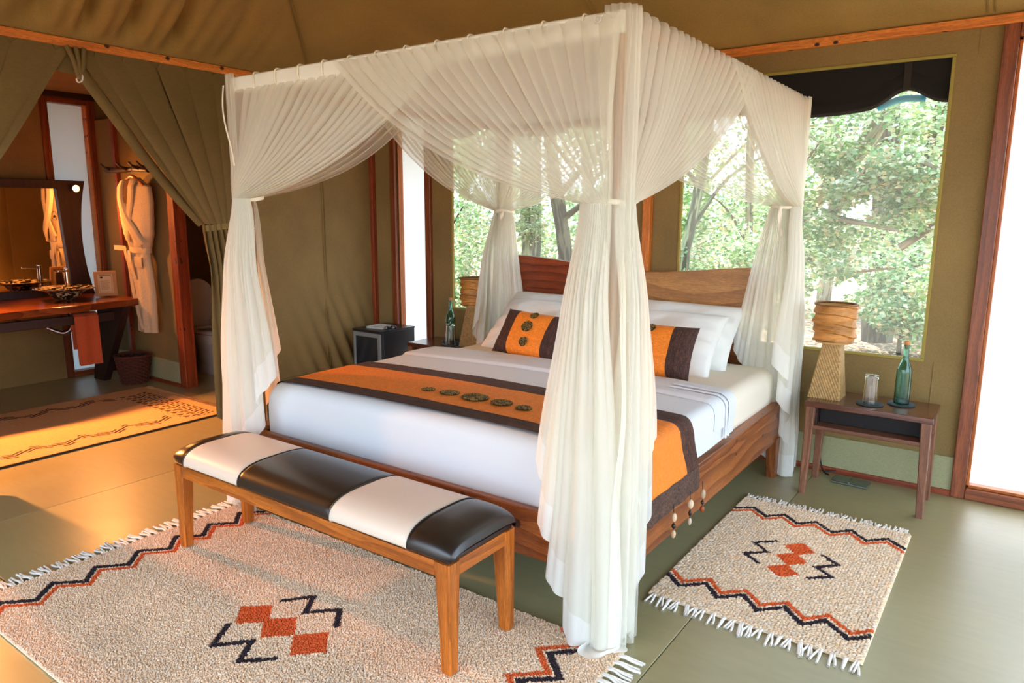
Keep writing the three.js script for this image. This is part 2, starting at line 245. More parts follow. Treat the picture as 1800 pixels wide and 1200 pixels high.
// ---------------------------------------------------------------- bed
const PX = [-3.075, -1.10], PZ = [-2.12, -4.26], CY = 2.10;
{
  const t = thing('four_poster_bed', 'wooden four poster bed with plank headboard, under white canopy drapes', 'bed');
  for (const x of PX) for (const z of PZ) mesh('bed_post', post({ x, y: 0, z, w: 0.05, d: 0.05 }, { x, y: CY, z, w: 0.045, d: 0.045 }), M.tanplank, t);
  for (const z of PZ) mesh('canopy_rail', box2(PX[0] - 0.02, PX[1] + 0.02, CY - 0.045, CY, z - 0.02, z + 0.02, 0.004), M.tanplank, t);
  for (const x of PX) mesh('canopy_rail', box2(x - 0.02, x + 0.02, CY - 0.045, CY, PZ[1], PZ[0], 0.004, 'z'), M.tanplank, t);
  mesh('foot_rail', box2(PX[0] + 0.03, PX[1] - 0.03, 0.235, 0.425, -2.108, -2.072, 0.006), M.bedwood, t);
  for (const [x, s] of [[PX[1] + 0.02, 1], [PX[0], -1]]) { mesh('side_rail', box2(x - 0.025, x + 0.025, 0.22, 0.42, -4.15, -2.1, 0.006, 'z'), M.bedwood, t); mesh('side_ledge', box2(x - s * 0.06, x + s * 0.028, 0.42, 0.44, -4.15, -2.1, 0.005, 'z'), M.bedwood, t); }
  for (const x of [-3.05, -1.075]) mesh('leg', post({ x, y: 0, z: -4.12, w: 0.05, d: 0.07 }, { x, y: 0.24, z: -4.1, w: 0.06, d: 0.09 }), M.bedwood, t);
  mesh('slat_deck', box2(-3.03, -1.14, 0.36, 0.4, -4.15, -2.15), M.darkwood, t);
  // headboard planks with a live lower edge
  const plank = (x0, x1, top, low, d = 0.045, z = -4.24) => {
    const s = new THREE.Shape(), n = 26; for (let i = 0; i <= n; i++) { const x = lerp(x0[1], x1[1], i / n); i ? s.lineTo(x, top(x)) : s.moveTo(x, top(x)); } for (let i = n; i >= 0; i--) { const x = lerp(x0[0], x1[0], i / n); s.lineTo(x, low(x)); } s.closePath();
    const g = new THREE.ExtrudeGeometry(s, { depth: d - 0.01, bevelEnabled: true, bevelSize: 0.005, bevelThickness: 0.005, bevelSegments: 2 }); g.translate(0, 0, z - d); return uvm(g);
  };
  const topL = (x) => lerp(1.197, 1.128, ss(-3.05, -2.0, x)), topR = (x) => lerp(1.128, 1.188, ss(-2.0, -1.18, x));
  mesh('headboard_plank', plank([-2.99, -3.02], [-2.065, -2.065], topL, (x) => 0.915 + 0.018 * Math.sin(x * 5) + 0.008 * Math.sin(x * 17)), M.redplank, t).userData.label = 'dark red plank of the headboard with wavy lower edge';
  mesh('headboard_plank', plank([-2.06, -2.06], [-1.235, -1.185], topR, (x) => 0.917 + 0.025 * Math.sin((x + 2) * 4.2 - 1) + 0.006 * Math.sin(x * 19)), M.tanplank, t).userData.label = 'pale tan plank of the headboard with knots';
  mesh('headboard_plank', plank([-3.0, -2.98], [-1.27, -1.255], (x) => 0.835 + 0.012 * Math.sin(x * 6), () => 0.52), M.bedwood, t);
  for (const x of [-2.75, -1.5]) mesh('headboard_stay', box2(x - 0.03, x + 0.03, 0.3, 1.1, -4.33, -4.285), M.darkwood, t);
}
{ // mattress with fitted cream sheet
  const t = thing('mattress', 'thick mattress in a cream fitted sheet on the bed frame', 'mattress');
  mesh('fitted_sheet', box2(-2.99, -1.095, 0.401, 0.635, -4.17, -2.13, 0.07), M.cream, t);
}
const bedTop = (x, z) => 0.662 + 0.02 * (1 - Math.pow((x + 2.05) / 0.95, 2)) + 0.006 * (fbm(x * 3.2 + 3, z * 3.2) - 0.5);
{ // white top sheet tucked at the foot, hanging over the sides
  const t = thing('bed_sheet', 'smooth white top sheet tucked under the mattress foot with folded head edge', 'sheet');
  const x0 = -2.995, x1 = -1.064, zf = -2.118, zh = -3.34;
  // cross-section from one hem over the top to the other
  const prof = (s, z, e = 0) => { // s in [0,1]
    const r = 0.045 + e, W = x1 - x0 + 2 * e, side = 0.15, arc = Math.PI / 2 * r, flat = W - 2 * r, L = 2 * side + 2 * arc + flat; let q = s * L;
    const yt = (x) => bedTop(x, z) + e;
    const yl = yt(x0 + r) , yr = yt(x1 - r);
    if (q < side) return [x0 - e + 0.004 * Math.sin(z * 9), yl - r - side + q]; q -= side;
    if (q < arc) { const a = q / r; return [x0 - e + r - r * Math.cos(a), yl - r + r * Math.sin(a)]; } q -= arc;
    if (q < flat) { const x = x0 - e + r + q; return [x, yt(x)]; } q -= flat;
    if (q < arc) { const a = q / r; return [x1 + e - r + r * Math.sin(a), yr - r + r * Math.cos(a)]; } q -= arc;
    return [x1 + e - 0.004 * Math.sin(z * 7) - 0.0, yr - r - q];
  };
  const body = grid((u, v) => {
    const z = lerp(zh, zf - 0.06, cl(v / 0.8)), foot = ss(0.8, 1, v) * 1; let [x, y] = prof(u, z);
    if (v > 0.8) { const k = (v - 0.8) / 0.2 * (0.27 + Math.PI / 2 * 0.06), r = 0.06, arc = Math.PI / 2 * r; let zz, dy; if (k < arc) { zz = zf - r + r * Math.sin(k / r); dy = r - r * Math.cos(k / r); } else { zz = zf + 0.0; dy = r + (k - arc); } y = Math.max(0.415, y - dy); return [x, y, zz + 0.004 * Math.sin(x * 5)]; }
    return [x, y, z];
  }, 120, 110, 2.2, 1.6);
  mesh('sheet_body', body, M.white, t);
  const fold = grid((u, v) => { const a = v < 0.08 ? v / 0.08 : 1, z = lerp(-3.07, -3.33, v) + 0.012 * Math.sin(u * 7 + 1), e = 0.004 + 0.012 * Math.sin(Math.PI * cl(a) / 2) - 0.004 * v; const s = lerp(0.03, 0.97, u); const [x, y] = prof(s, z, e * (1 + 0.4 * (fbm(u * 12, v * 3) - 0.5))); return [x, y, z]; }, 120, 24, 2.1, 0.3);
  const front = grid((u, v) => { const s = lerp(0.03, 0.97, u), z = -3.07 + 0.012 * Math.sin(u * 7 + 1) + 0.006 * Math.sin(v * Math.PI); const [x, y] = prof(s, z, lerp(0.0, 0.0042, v)); return [x, y, z]; }, 120, 3, 2, 0.02);
  mesh('folded_edge', [fold, front], M.white, t);
  for (const [za, zb] of [[-3.16, -3.175], [-3.22, -3.215]]) mesh('crease', grid((u, v) => { const [x, y] = prof(lerp(0.80, 0.995, u), lerp(za, zb, u), 0.017 + 0.006 * Math.sin(v * Math.PI)); return [x, y, lerp(za, zb, u) + (v - 0.5) * 0.02]; }, 30, 6), M.white, t);

  // runner across the foot of the bed
  const weave = (hex, k, seed, sx, sy) => { const A = rgb(hex); return dataTex(512, 512, (u, v) => { const g = 1 + (vn(u * sx + seed, v * sy) - 0.5) * k + (vn(u * 190, v * 190) - 0.5) * k * 0.8; return A.map((c, i) => c * g + (i === 0 ? 6 : 2) * vn(u * 300, v * 40)); }, true, 0.6, 0.6); };
  M.orange = pbr('#ffffff', 0.75, { map: weave('#e57f1e', 0.14, 1, 60, 200), sheen: 0.3 }); M.brownV = pbr('#ffffff', 0.85, { map: weave('#41271b', 0.9, 2, 30, 300) }); M.brownH = pbr('#ffffff', 0.85, { map: weave('#3d241b', 0.9, 3, 300, 30) });
  M.charcoal = pbr('#ffffff', 0.8, { map: weave('#4a3428', 0.7, 5, 90, 90) });
  const r = thing('bed_runner', 'orange bed runner with dark brown borders and beaded tassels across the mattress foot', 'bed runner');
  const zr = (k, u) => lerp(-2.168, -2.765, k) - 0.02 * u;
  const rprof = (q, z, e) => { // over the mattress, then straight down outside the bed rail
    if (q <= 0.87) return prof(q / 0.87 * 0.945, z, e); const [xa, ya] = prof(0.945, z, e), d = (q - 0.87) / 0.13, y = lerp(ya, 0.345, d); return [lerp(xa, -1.042, ss(ya, 0.45, y)) + e * 0.5, y]; };
  const strip = (k0, k1, u0, u1, e = 0.008, n = 110) => grid((u, v) => { const q = lerp(u0, u1, u), k = lerp(k0, k1, v), z = zr(k, q) - 0.06 * ss(0.84, 1, q); const wob = 0.006 * (fbm(q * 9, k * 3) - 0.5) + 0.004 * Math.sin(k * 26 + q * 3) * ss(0.7, 0.95, q); const [x, y] = rprof(q, z, e + wob); return [x, y, z]; }, n, 16, 2.2 * (u1 - u0), 0.6 * (k1 - k0));
  mesh('border', strip(0, 0.175, 0.0, 0.948), M.brownV, r); mesh('centre_band', strip(0.172, 0.79, 0.0, 0.948, 0.009), M.orange, r); mesh('border', strip(0.786, 1, 0.0, 0.948), M.brownV, r);
  mesh('end_panel', strip(0, 1, 0.945, 1.0, 0.012, 24), M.charcoal, r);
  // five beaded discs, seed beads standing proud
  const bead = mergeVertices(new THREE.IcosahedronGeometry(1, 0)), bm = pbr('#ffffff', 0.35), q = rng(5);
  M.bead = bm; M.discBase = pbr('#3a2f1c', 0.7);
  M.beads = (parent, centre, ex, ey, nrm, rx, ry, bend) => {
    const n = Math.round(rx * ry * Math.PI / (0.0048 * 0.0048) * 0.9), im = new THREE.InstancedMesh(bead, bm, n), m4 = new THREE.Matrix4(), c = new THREE.Color();
    for (let i = 0; i < n; i++) { const rr = Math.sqrt((i + 0.5) / n), a = i * 2.39996, dx = Math.cos(a) * rr * rx, dy = Math.sin(a) * rr * ry; const P = centre.clone().addScaledVector(ex, dx).addScaledVector(ey, dy).addScaledVector(nrm, 0.003 + (bend ? bend(dx, dy) : 0)); m4.makeScale(0.0026, 0.0026, 0.0026).setPosition(P); im.setMatrixAt(i, m4); c.set(['#8a6d33', '#2c2216', '#6f5526', '#1e1812', '#b08a45'][Math.floor(q() * 5)]); im.setColorAt(i, c); }
    im.name = 'seed_beads'; shade(im); stuff(im); parent.add(im);
  };
  for (const [x, z, rad] of [[-2.186, -2.405, 0.034], [-2.064, -2.413, 0.048], [-1.922, -2.42, 0.066], [-1.776, -2.418, 0.052], [-1.655, -2.41, 0.038]]) {
    const y = bedTop(x, z) + 0.011, d = mesh('beaded_disc', grid((u, v) => { const a = u * Math.PI * 2, xx = x + Math.cos(a) * v * rad, zz = z - Math.sin(a) * v * rad * 0.85; return [xx, bedTop(xx, zz) + 0.0135 + 0.002 * (1 - v), zz]; }, 28, 3), M.discBase, r);
    M.beads(d, V(x, y + 0.003, z), V(1, 0, 0), V(0, 0, 1), V(0, 1, 0), rad * 0.97, rad * 0.82, (dx, dy) => bedTop(x + dx, z + dy) - bedTop(x, z));
  }
  // bead strings on the runner's hem
  [[-2.55, 0.35], [-2.72, 0.35], [-2.86, 0.35]].forEach(([z, y0], i) => {
    const x = -1.03, cord = mesh('tassel', tube([[x, y0 + 0.02, z], [x + 0.004, y0 - 0.05, z], [x + 0.003, y0 - 0.12, z]], 0.0018, 10, 5), M.black, r);
    let y = y0 - 0.012; for (const [rr, h, col] of [[[0.011, 0.02, '#d8b894'], [0.009, 0.012, '#2a1c16'], [0.01, 0.018, i === 2 ? '#8e4a22' : '#cfae86']], [[0.013, 0.022, '#dcc2a0'], [0.007, 0.014, '#1f1814'], [0.008, 0.018, '#c9b49a']], [[0.012, 0.024, '#b79c7c'], [0.008, 0.01, '#2a1c16'], [0.01, 0.016, '#9a4a20']]][i]) { y -= h; mesh('bead', new THREE.SphereGeometry(1, 14, 10).scale(rr, h * 0.95, rr).translate(x + 0.004, y, z), pbr(col, 0.4), cord); y -= h + 0.004; }
  });
}
// pillows: soft closed form, u along width, v along height, in the local x-y plane; only u0..u1 of it is made
function pillowGeo(w, h, th, u0 = -1, u1 = 1, seed = 1, wr = 1, n = 44) {
  const P = (u, v, s) => { const q = Math.pow((1 - Math.pow(Math.abs(u), 3.2)) * (1 - Math.pow(Math.abs(v), 3.2)), 0.55), fx = 1 - 0.05 * (1 - v * v) * Math.pow(Math.abs(u), 2), fy = 1 - 0.06 * (1 - u * u) * Math.pow(Math.abs(v), 2); const n0 = wr * (0.03 * (fbm(u * 2.2 + seed * 3, v * 2.2 + s * 5, 3) - 0.45) + 0.012 * Math.pow(Math.abs(u), 3) * Math.sin(v * 14 + seed) * (1 - v * v)); return [u * w / 2 * fx, v * h / 2 * fy, s * (q * th / 2 + n0 * q + 0.001)]; };
  const a = grid((u, v) => P(lerp(u0, u1, u), v * 2 - 1, 1), Math.round(n * (u1 - u0) / 2) + 2, n, w * (u1 - u0) / 2, h), b = grid((u, v) => P(lerp(u1, u0, u), v * 2 - 1, -1), Math.round(n * (u1 - u0) / 2) + 2, n, w * (u1 - u0) / 2, h);
  return [a, b];
}
function placePillow(o, x, y, z, lean, yaw = 0, roll = 0) { o.position.set(x, y, z); o.rotation.set(-lean, yaw, roll, 'YXZ'); return o; }
{
  const specs = [[-2.56, 0.785, -4.03, 0.72, 0.03, 0.0, 0.74, 0.44, 'back left pillow, white, standing against the dark red headboard plank', 1], [-2.50, 0.765, -3.83, 0.86, -0.02, -0.02, 0.74, 0.46, 'front left white pillow leaning behind the orange cushion with three discs', 2], [-1.68, 0.785, -4.03, 0.7, -0.02, 0.0, 0.76, 0.46, 'back right pillow, white, standing against the tan headboard plank', 3], [-1.70, 0.765, -3.82, 0.84, 0.02, 0.02, 0.74, 0.46, 'front right white pillow leaning behind the half hidden orange cushion', 4]];
  for (const [x, y, z, lean, yaw, roll, w, h, lab, seed] of specs) {
    const t = thing('pillow', lab, 'pillow', [0, 0, 0], 0, 'white pillows at the headboard'); placePillow(t, x, y, z, lean, yaw, roll);
    mesh('pillowcase', pillowGeo(w, h, 0.2, -1, 1, seed, 1.5, 60), M.pillow, t);
    mesh('flange_seam', grid((u, v) => { const a = u * Math.PI * 2, q = 1 / Math.max(Math.abs(Math.cos(a)), Math.abs(Math.sin(a))), uu = cl(Math.cos(a) * q, -1, 1), vv = cl(Math.sin(a) * q, -1, 1), b = v * Math.PI * 2; return [uu * w / 2 * (1 - 0.05 * (1 - vv * vv)) + 0.003 * Math.cos(b) * Math.cos(a), vv * h / 2 * (1 - 0.06 * (1 - uu * uu)) + 0.003 * Math.cos(b) * Math.sin(a), 0.003 * Math.sin(b)]; }, 96, 6), M.pillow, t);
  }
  for (const [x, y, z, lean, yaw, roll, lab, seed] of [[-2.30, 0.795, -3.44, 0.62, 0.02, -0.06, 'orange and brown cushion showing three beaded discs, left on the bed', 21], [-1.55, 0.8, -3.42, 0.55, 0.06, 0.0, 'orange and brown cushion half hidden behind the front right drape', 22]]) {
    const t = thing('cushion', lab, 'cushion', [0, 0, 0], 0, 'orange and brown cushions on the bed'); placePillow(t, x, y, z, lean, yaw, roll);
    const w = 0.47, h = 0.29, th = 0.14;
    mesh('end_panel', pillowGeo(w, h, th, -1, -0.5, seed, 0.4), M.brownH, t); const c = mesh('centre_panel', pillowGeo(w, h, th * 1.02, -0.505, 0.505, seed, 0.4), M.orange, t); mesh('end_panel', pillowGeo(w, h, th, 0.5, 1, seed, 0.4), M.brownH, t);
    const zAt = (dx, dy) => { const u = dx / (w / 2), v = dy / (h / 2); return Math.pow((1 - Math.pow(Math.abs(u), 3.2)) * Math.max(0.01, 1 - Math.pow(Math.abs(v), 3.2)), 0.55) * th * 0.51 + 0.001; };
    for (const [dx, dy, rad] of [[0.0, 0.1, 0.026], [-0.012, 0.02, 0.036], [0.0, -0.075, 0.028]]) {
      const d = mesh('beaded_disc', grid((u, v) => { const a = u * Math.PI * 2, X = dx + Math.cos(a) * v * rad, Y = dy + Math.sin(a) * v * rad; return [X, Y, zAt(X, Y) + 0.004 + 0.002 * (1 - v)]; }, 24, 3), M.discBase, t);
      M.beads(d, V(dx, dy, zAt(dx, dy)), V(1, 0, 0), V(0, 1, 0), V(0, 0, 1), rad * 0.97, rad * 0.97, (a, b) => zAt(dx + a, dy + b) - zAt(dx, dy) + 0.003);
    }
  }
}

// ---------------------------------------------------------------- canopy: gathered net wings tied at each post
// one wing: hangs from the rail A -> B, gathers at K, falls to the floor. s = 0 at the corner, 1 at the free edge
function wing(o) {
  const q = rng(o.seed), ph = Array.from({ length: 4 }, () => q() * 6.28), A = V(...o.A), B = V(...o.B), K = V(...o.K), dir = V(...o.dir), nrm = V(...o.nrm), N = o.N ?? 24;
  const th = (s) => 2 * Math.PI * N * (s + 0.012 * Math.sin(s * 9 + ph[0]) + 0.007 * Math.sin(s * 23 + ph[1])), per = A.distanceTo(B) / N;
  const amp = (s) => 0.75 + 0.5 * vn(s * 11 + o.seed, 3.3);
  const tied = (s) => K.clone().addScaledVector(dir, o.kw * (s - 0.35)).addScaledVector(nrm, (o.kb ?? 0.03) * Math.sin(Math.PI * cl(s)));
  const L = A.y - (o.floor ?? 0) + (o.extra ?? 0);
  const upLen = (s) => { const T = A.clone().lerp(B, s), d = T.distanceTo(tied(s)); return d * (1 + 0.02 * s); };
  const up = (s, r) => {
    const T = A.clone().lerp(B, s), k = tied(s), P = T.lerp(k, r), t = th(s);
    P.y -= (o.sag ?? 0.1) * Math.pow(s, 1.5) * 4 * r * (1 - r) * (1 - 0.35 * r);
    const top = ss(0, 0.04, r), a = (o.fold ? lerp(0.2, o.fold, ss(0, 0.6, r)) : 1) * lerp(0.010, 0.019, top) * amp(s) * lerp(1, 0.55, r), b = per * lerp(0.10, 0.25, top) * lerp(1, 0.32, r);
    P.addScaledVector(nrm, a * Math.cos(t) + 0.03 * Math.sin(Math.PI * r) * (vn(s * 4 + o.seed, r * 2) - 0.3)).addScaledVector(dir, b * Math.sin(2 * t) * 0.6 + b * Math.sin(t));
    return [P.x, P.y, P.z];
  };
  const lowLen = (s) => Math.max(0.12, L - upLen(s) - (o.lift ?? 0) * s);
  const N2 = o.N2 ?? 6.5, t2 = (s) => 2 * Math.PI * N2 * (s + 0.03 * Math.sin(s * 7 + ph[2])) + ph[3];
  const low = (s, d) => { // d metres of cloth below the tie
    const k = tied(s), w = ss(0, 1.0, d), t = th(s), e = t2(s), sp = (o.spread ?? 0.24) * Math.pow(cl(d / 1.35), o.sp ?? 0.75);
    const P = k; let y = K.y - d, over = 0; const fl = (o.floor ?? 0) + 0.006; if (y < fl) { over = fl - y; y = fl + 0.03 * over / (over + 0.03) * (0.6 + 0.4 * Math.sin(e * 1.3 + over * 30)); }
    P.y = y;
    P.addScaledVector(dir, sp * (s - (o.c0 ?? 0.25)) + 0.028 * w * Math.sin(e) * 0.9 + 0.003 * Math.sin(t))
      .addScaledVector(nrm, (o.out ?? 0.05) * ss(0, 0.35, d) + 0.034 * ss(0.02, 0.8, d) * Math.cos(e) + (o.fold ?? 1) * lerp(0.010, 0.004, w) * Math.cos(t) + 0.02 * w * (vn(s * 5 + o.seed, d * 3) - 0.5) + over * (0.45 + 0.35 * Math.sin(e)));
    return [P.x, P.y, P.z];
  };
  const hemW = o.hem ?? 0.13, nu = o.nu ?? 300;
  const upper = grid((u, v) => up(u, v), nu, 30, A.distanceTo(B), 1.2);
  const lower = grid((u, v) => low(u, Math.max(0.0, lowLen(u) - hemW) * v), nu, 44, A.distanceTo(B), 1.2);
  const hem = grid((u, v) => low(u, Math.max(0, lowLen(u) - hemW) + hemW * v), nu, 8, A.distanceTo(B), hemW);
  return { upper, lower, hem };
}
function tieBand(parent, c, rx, rz, h, m, seed, tails) {
  mesh('tie_band', grid((u, v) => { const a = u * Math.PI * 2; return [c[0] + Math.cos(a) * rx, c[1] + (v - 0.5) * h + 0.006 * Math.sin(a * 2 + seed), c[2] - Math.sin(a) * rz]; }, 48, 3, 0.4, h, true), m, parent);
  for (const [dx, dz, l, sway] of tails) mesh('tie_tail', grid((u, v) => { const k = v; return [c[0] + dx + sway * k * k + (u - 0.5) * 0.018, c[1] - l * k, c[2] + dz + 0.01 * Math.sin(k * 4) + 0.006 * Math.sin(u * 3 + k * 6)]; }, 3, 14, 0.02, l), m, parent);
}
{
  M.tie.side = THREE.DoubleSide;
  const ox = 0.035, ty = CY + 0.022, corners = [
    ['white net drape tied at the left foot post, nearest the bathroom', PX[0] - ox, PZ[0] + ox, 1, -1, 1.56, 31, [[0.06, 0.05, 0.14, 0.03]], -0.02],
    ['white net drape tied at the right foot post, largest and nearest', PX[1] + ox, PZ[0] + ox, -1, -1, 1.53, 41, [], -0.05],
    ['white net drape tied at the right head post beside the nightstand', PX[1] + ox, PZ[1] - 0.0, -1, 1, 1.54, 51, [[0.0, 0.07, 0.16, 0.01]], -0.03],
    ['white net drape tied at the left head post before the far window', PX[0] - ox, PZ[1] - 0.0, 1, 1, 1.51, 61, [[0.03, 0.07, 0.1, -0.02]], 0.02]];
  for (const [lab, x, z, sx, sz, ky, seed, tails, kx] of corners) {
    const t = thing('bed_drape', lab, 'curtain', [0, 0, 0], 0, 'net drapes of the canopy bed'), front = sz < 0, near = seed === 41;
    const L = 1.3, K = [x + sx * 0.045 + kx * 0.5, ky, z + sz * 0.045];
    const ay = near ? CY - 0.004 : seed === 31 ? CY - 0.045 : ty - 0.014, az = near ? z + 0.016 : seed === 31 ? z - 0.012 : z;
    const wx = wing({ A: [x, ay, az], B: [x + sx * L, ay, az], K: [K[0], K[1], K[2] + (front ? 0.05 : 0.03)], dir: [sx, 0, 0], nrm: [0, 0, front ? 1 : 1], kw: 0.11, seed, sag: 0.14, sp: near ? 1.25 : 0.75, floor: near ? 0.016 : 0, spread: near ? 0.27 : seed === 31 ? 0.42 : 0.3, c0: seed === 31 ? 0.4 : 0.3, extra: near ? 0.12 : 0, N: 20, N2: 4.6, out: front ? 0.04 : 0.02 });
    const wz = wing({ A: [x, ty, z], B: [x, ty, z + sz * L], K: [K[0] - sx * 0.05, K[1], K[2]], dir: [0, 0, sz], nrm: [-sx, 0, 0], kw: 0.1, seed: seed + 5, sag: 0.14, spread: sz > 0 ? 0.42 : 0.26, c0: 0.3, floor: near ? 0.016 : 0, extra: near ? 0.07 : 0, N: 20, N2: 4.2, out: 0.03 });
    for (const w of [wx, wz]) { mesh('gathered_wing', w.upper, M.net, t); const f = mesh('falling_cloth', w.lower, M.netFall, t); mesh('hem', w.hem, M.hem, f); }
    { // cloth wrapped round the post itself
      const cf = (y) => { const k = Math.exp(-Math.pow((y - ky) / 0.16, 2)), dn = ss(ky, 0.2, y); return 0.054 * (1 - k) + 0.05 * k + 0.04 * dn; };
      mesh('corner_fold', grid((u, v) => { const y = lerp(ty, 0.012, v), a = lerp(-0.5, Math.PI / 2 + 0.5, u), r = cf(y) + (0.012 + 0.012 * ss(ky, 0.4, y)) * (0.5 + 0.5 * Math.sin(a * 15 + seed + Math.sin(v * 5))); const tx = Math.exp(-Math.pow((y - ky) / 0.5, 2)); return [x + sx * 0.035 - sx * Math.cos(a) * r, y, z + sz * 0.035 - sz * Math.sin(a) * r]; }, 70, 60, 0.2, 2.1), M.net, t);
    }
    tieBand(t, [K[0] + sx * 0.005, ky, K[2] + sz * 0.01 + 0.012], 0.07, 0.068, 0.016, M.tie, seed, tails);
  }
  // flat net over the top and the cotton sleeve on the rails
  const c = thing('canopy_cloth', 'flat white cotton top and sleeve stretched over the canopy rails', 'canopy cloth');
  mesh('top_cloth', grid((u, v) => [lerp(PX[0] - 0.03, PX[1] + 0.03, u), CY + 0.006 - 0.03 * Math.sin(Math.PI * u) * Math.sin(Math.PI * v), lerp(PZ[1] - 0.02, PZ[0] + 0.03, v)], 40, 40, 2, 2), M.hem, c);
  const sleeve = (a, b, n) => { const d = V(...b).sub(V(...a)), out = V(...n); return grid((u, v) => { const P = V(...a).addScaledVector(d, u), k = v * 5, pr = [[-0.022, 0.012], [0.022, 0.014], [0.028, 0.006], [0.029, -0.03], [0.024, -0.056], [-0.02, -0.056]]; const i = Math.min(4, Math.floor(k)), f = k - i; P.addScaledVector(out, lerp(pr[i][0], pr[i + 1][0], f) + 0.002 * (fbm(u * 30, v * 2) - 0.5)); P.y += lerp(pr[i][1], pr[i + 1][1], f) + 0.003 * (fbm(u * 26, 9) - 0.5); return [P.x, P.y, P.z]; }, 120, 10, 2, 0.15); };
  M.sleeve = pbr('#f2eee2', 0.95, { side: THREE.DoubleSide });
  mesh('rail_sleeve', sleeve([PX[0] - 0.03, CY, PZ[0]], [PX[1] + 0.03, CY, PZ[0]], [0, 0, 1]), M.sleeve, c);
  for (let i = 0; i < 12; i++) { const x = lerp(PX[0] + 0.15, PX[1] - 0.12, i / 11); mesh('sleeve_tie', tube([[x, CY + 0.018, PZ[0]], [x + 0.002, CY + 0.014, PZ[0] + 0.031], [x, CY - 0.03, PZ[0] + 0.033], [x + 0.001, CY - 0.058, PZ[0] + 0.02]], 0.0035, 12, 5), M.tie, c); }
  mesh('loose_tie', grid((u, v) => { const k = v; return [PX[0] - 0.02 + 0.03 * k * k + (u - 0.5) * 0.012, CY - 0.03 - 0.36 * k, PZ[0] + 0.075 + 0.012 * Math.sin(k * 5)]; }, 2, 16), M.tie, c);
  mesh('hook_ring', new THREE.TorusGeometry(0.011, 0.003, 8, 20).translate(PX[1] - 0.04, CY - 0.02, PZ[0] + 0.08), M.ceramic, c);
}

// ---------------------------------------------------------------- bench
{
  const t = thing('bench', 'long wooden bench with padded black and cream leather seat at the bed foot', 'bench');
  const x0 = -2.965, x1 = -1.372, z0 = -1.955, z1 = -1.592;
  for (const [x, sx] of [[x0 + 0.035, -1], [x1 - 0.035, 1]]) for (const [z, sz] of [[z1 - 0.03, 1], [z0 + 0.03, -1]]) mesh('leg', post({ x: x + sx * 0.012, y: 0.021, z: z + sz * 0.006, w: 0.042, d: 0.042 }, { x, y: 0.405, z, w: 0.066, d: 0.058 }, 0.005), M.teak, t);
  for (const z of [z1 - 0.016, z0 + 0.016]) mesh('long_rail', box2(x0 + 0.066, x1 - 0.066, 0.352, 0.406, z - 0.012, z + 0.012, 0.004), M.teak, t);
  for (const x of [x0 + 0.018, x1 - 0.018]) mesh('end_rail', box2(x - 0.012, x + 0.012, 0.352, 0.406, z0 + 0.055, z1 - 0.055, 0.004, 'z'), M.teak, t);
  const leather = dataTex(256, 256, (u, v) => { const h = 120 + 130 * (fbm(u * 60, v * 60, 2) - 0.4); return [h, h, h]; }, false, 0.15, 0.15);
  const lb = pbr('#1d1714', 0.3, { bumpMap: leather, bumpScale: 0.0006, clearcoat: 0.35, clearcoatRoughness: 0.3 }), lc = pbr('#ddd0bf', 0.38, { bumpMap: leather, bumpScale: 0.0006, clearcoat: 0.2, clearcoatRoughness: 0.35 });
  const ex0 = x0 - 0.012, ex1 = x1 + 0.012, cz = (z0 + z1) / 2, hz = (z1 - z0) / 2 + 0.01;
  // domed cushion: superellipse section that also rounds over at both ends
  const f = (x, a) => { // a: 0 front underside .. 1 back underside
    const e = Math.min(1, (Math.min(x - ex0, ex1 - x)) / 0.13), k = Math.pow(cl(1 - Math.pow(1 - e, 2.6)), 0.45), kz = lerp(0.86, 1, Math.pow(cl(1 - Math.pow(1 - e, 3)), 0.5));
    const an = lerp(-0.42, Math.PI + 0.42, a), c = Math.cos(an), s = Math.sin(an), pw = 0.62, px = Math.sign(c) * Math.pow(Math.abs(c), pw), py = Math.sign(s) * Math.pow(Math.abs(s), 0.85);
    return [x, 0.428 + (s > 0 ? py * 0.072 * lerp(0.2, 1, k) : py * 0.03), cz + px * hz * kz];
  };
  const cuts = [ex0, -2.862, -2.472, -1.925, -1.545, ex1];
  cuts.slice(0, 5).forEach((a, i) => {
    const b = cuts[i + 1], nx = Math.max(12, Math.round((b - a) / 0.012));
    const o = mesh('seat_panel', grid((u, v) => { const q = i === 0 ? u * u * 0.5 + u * 0.5 : i === 4 ? 1 - ((1 - u) * (1 - u) * 0.5 + (1 - u) * 0.5) : u, P = f(lerp(a + (i ? 0.0005 : 0), b - (i < 4 ? 0.0005 : 0), q), 1 - v), d = Math.min(i > 0 ? q * (b - a) : 9, i < 4 ? (1 - q) * (b - a) : 9); P[1] -= 0.004 * Math.exp(-d / 0.004); return P; }, nx, 40, b - a, 0.55), i % 2 ? lc : lb, t);
    o.userData.label = i % 2 ? 'cream leather panel' : 'black leather panel';
  });
  for (const x of cuts.slice(1, 5)) mesh('seam', tube(Array.from({ length: 25 }, (_, k) => { const P = f(x, 0.03 + 0.94 * k / 24); P[1] -= 0.0018; return P; }), 0.0022, 60, 6), lb, t);
  mesh('seat_board', box2(x0 + 0.01, x1 - 0.01, 0.404, 0.42, z0 + 0.01, z1 - 0.01), M.darkwood, t);
}

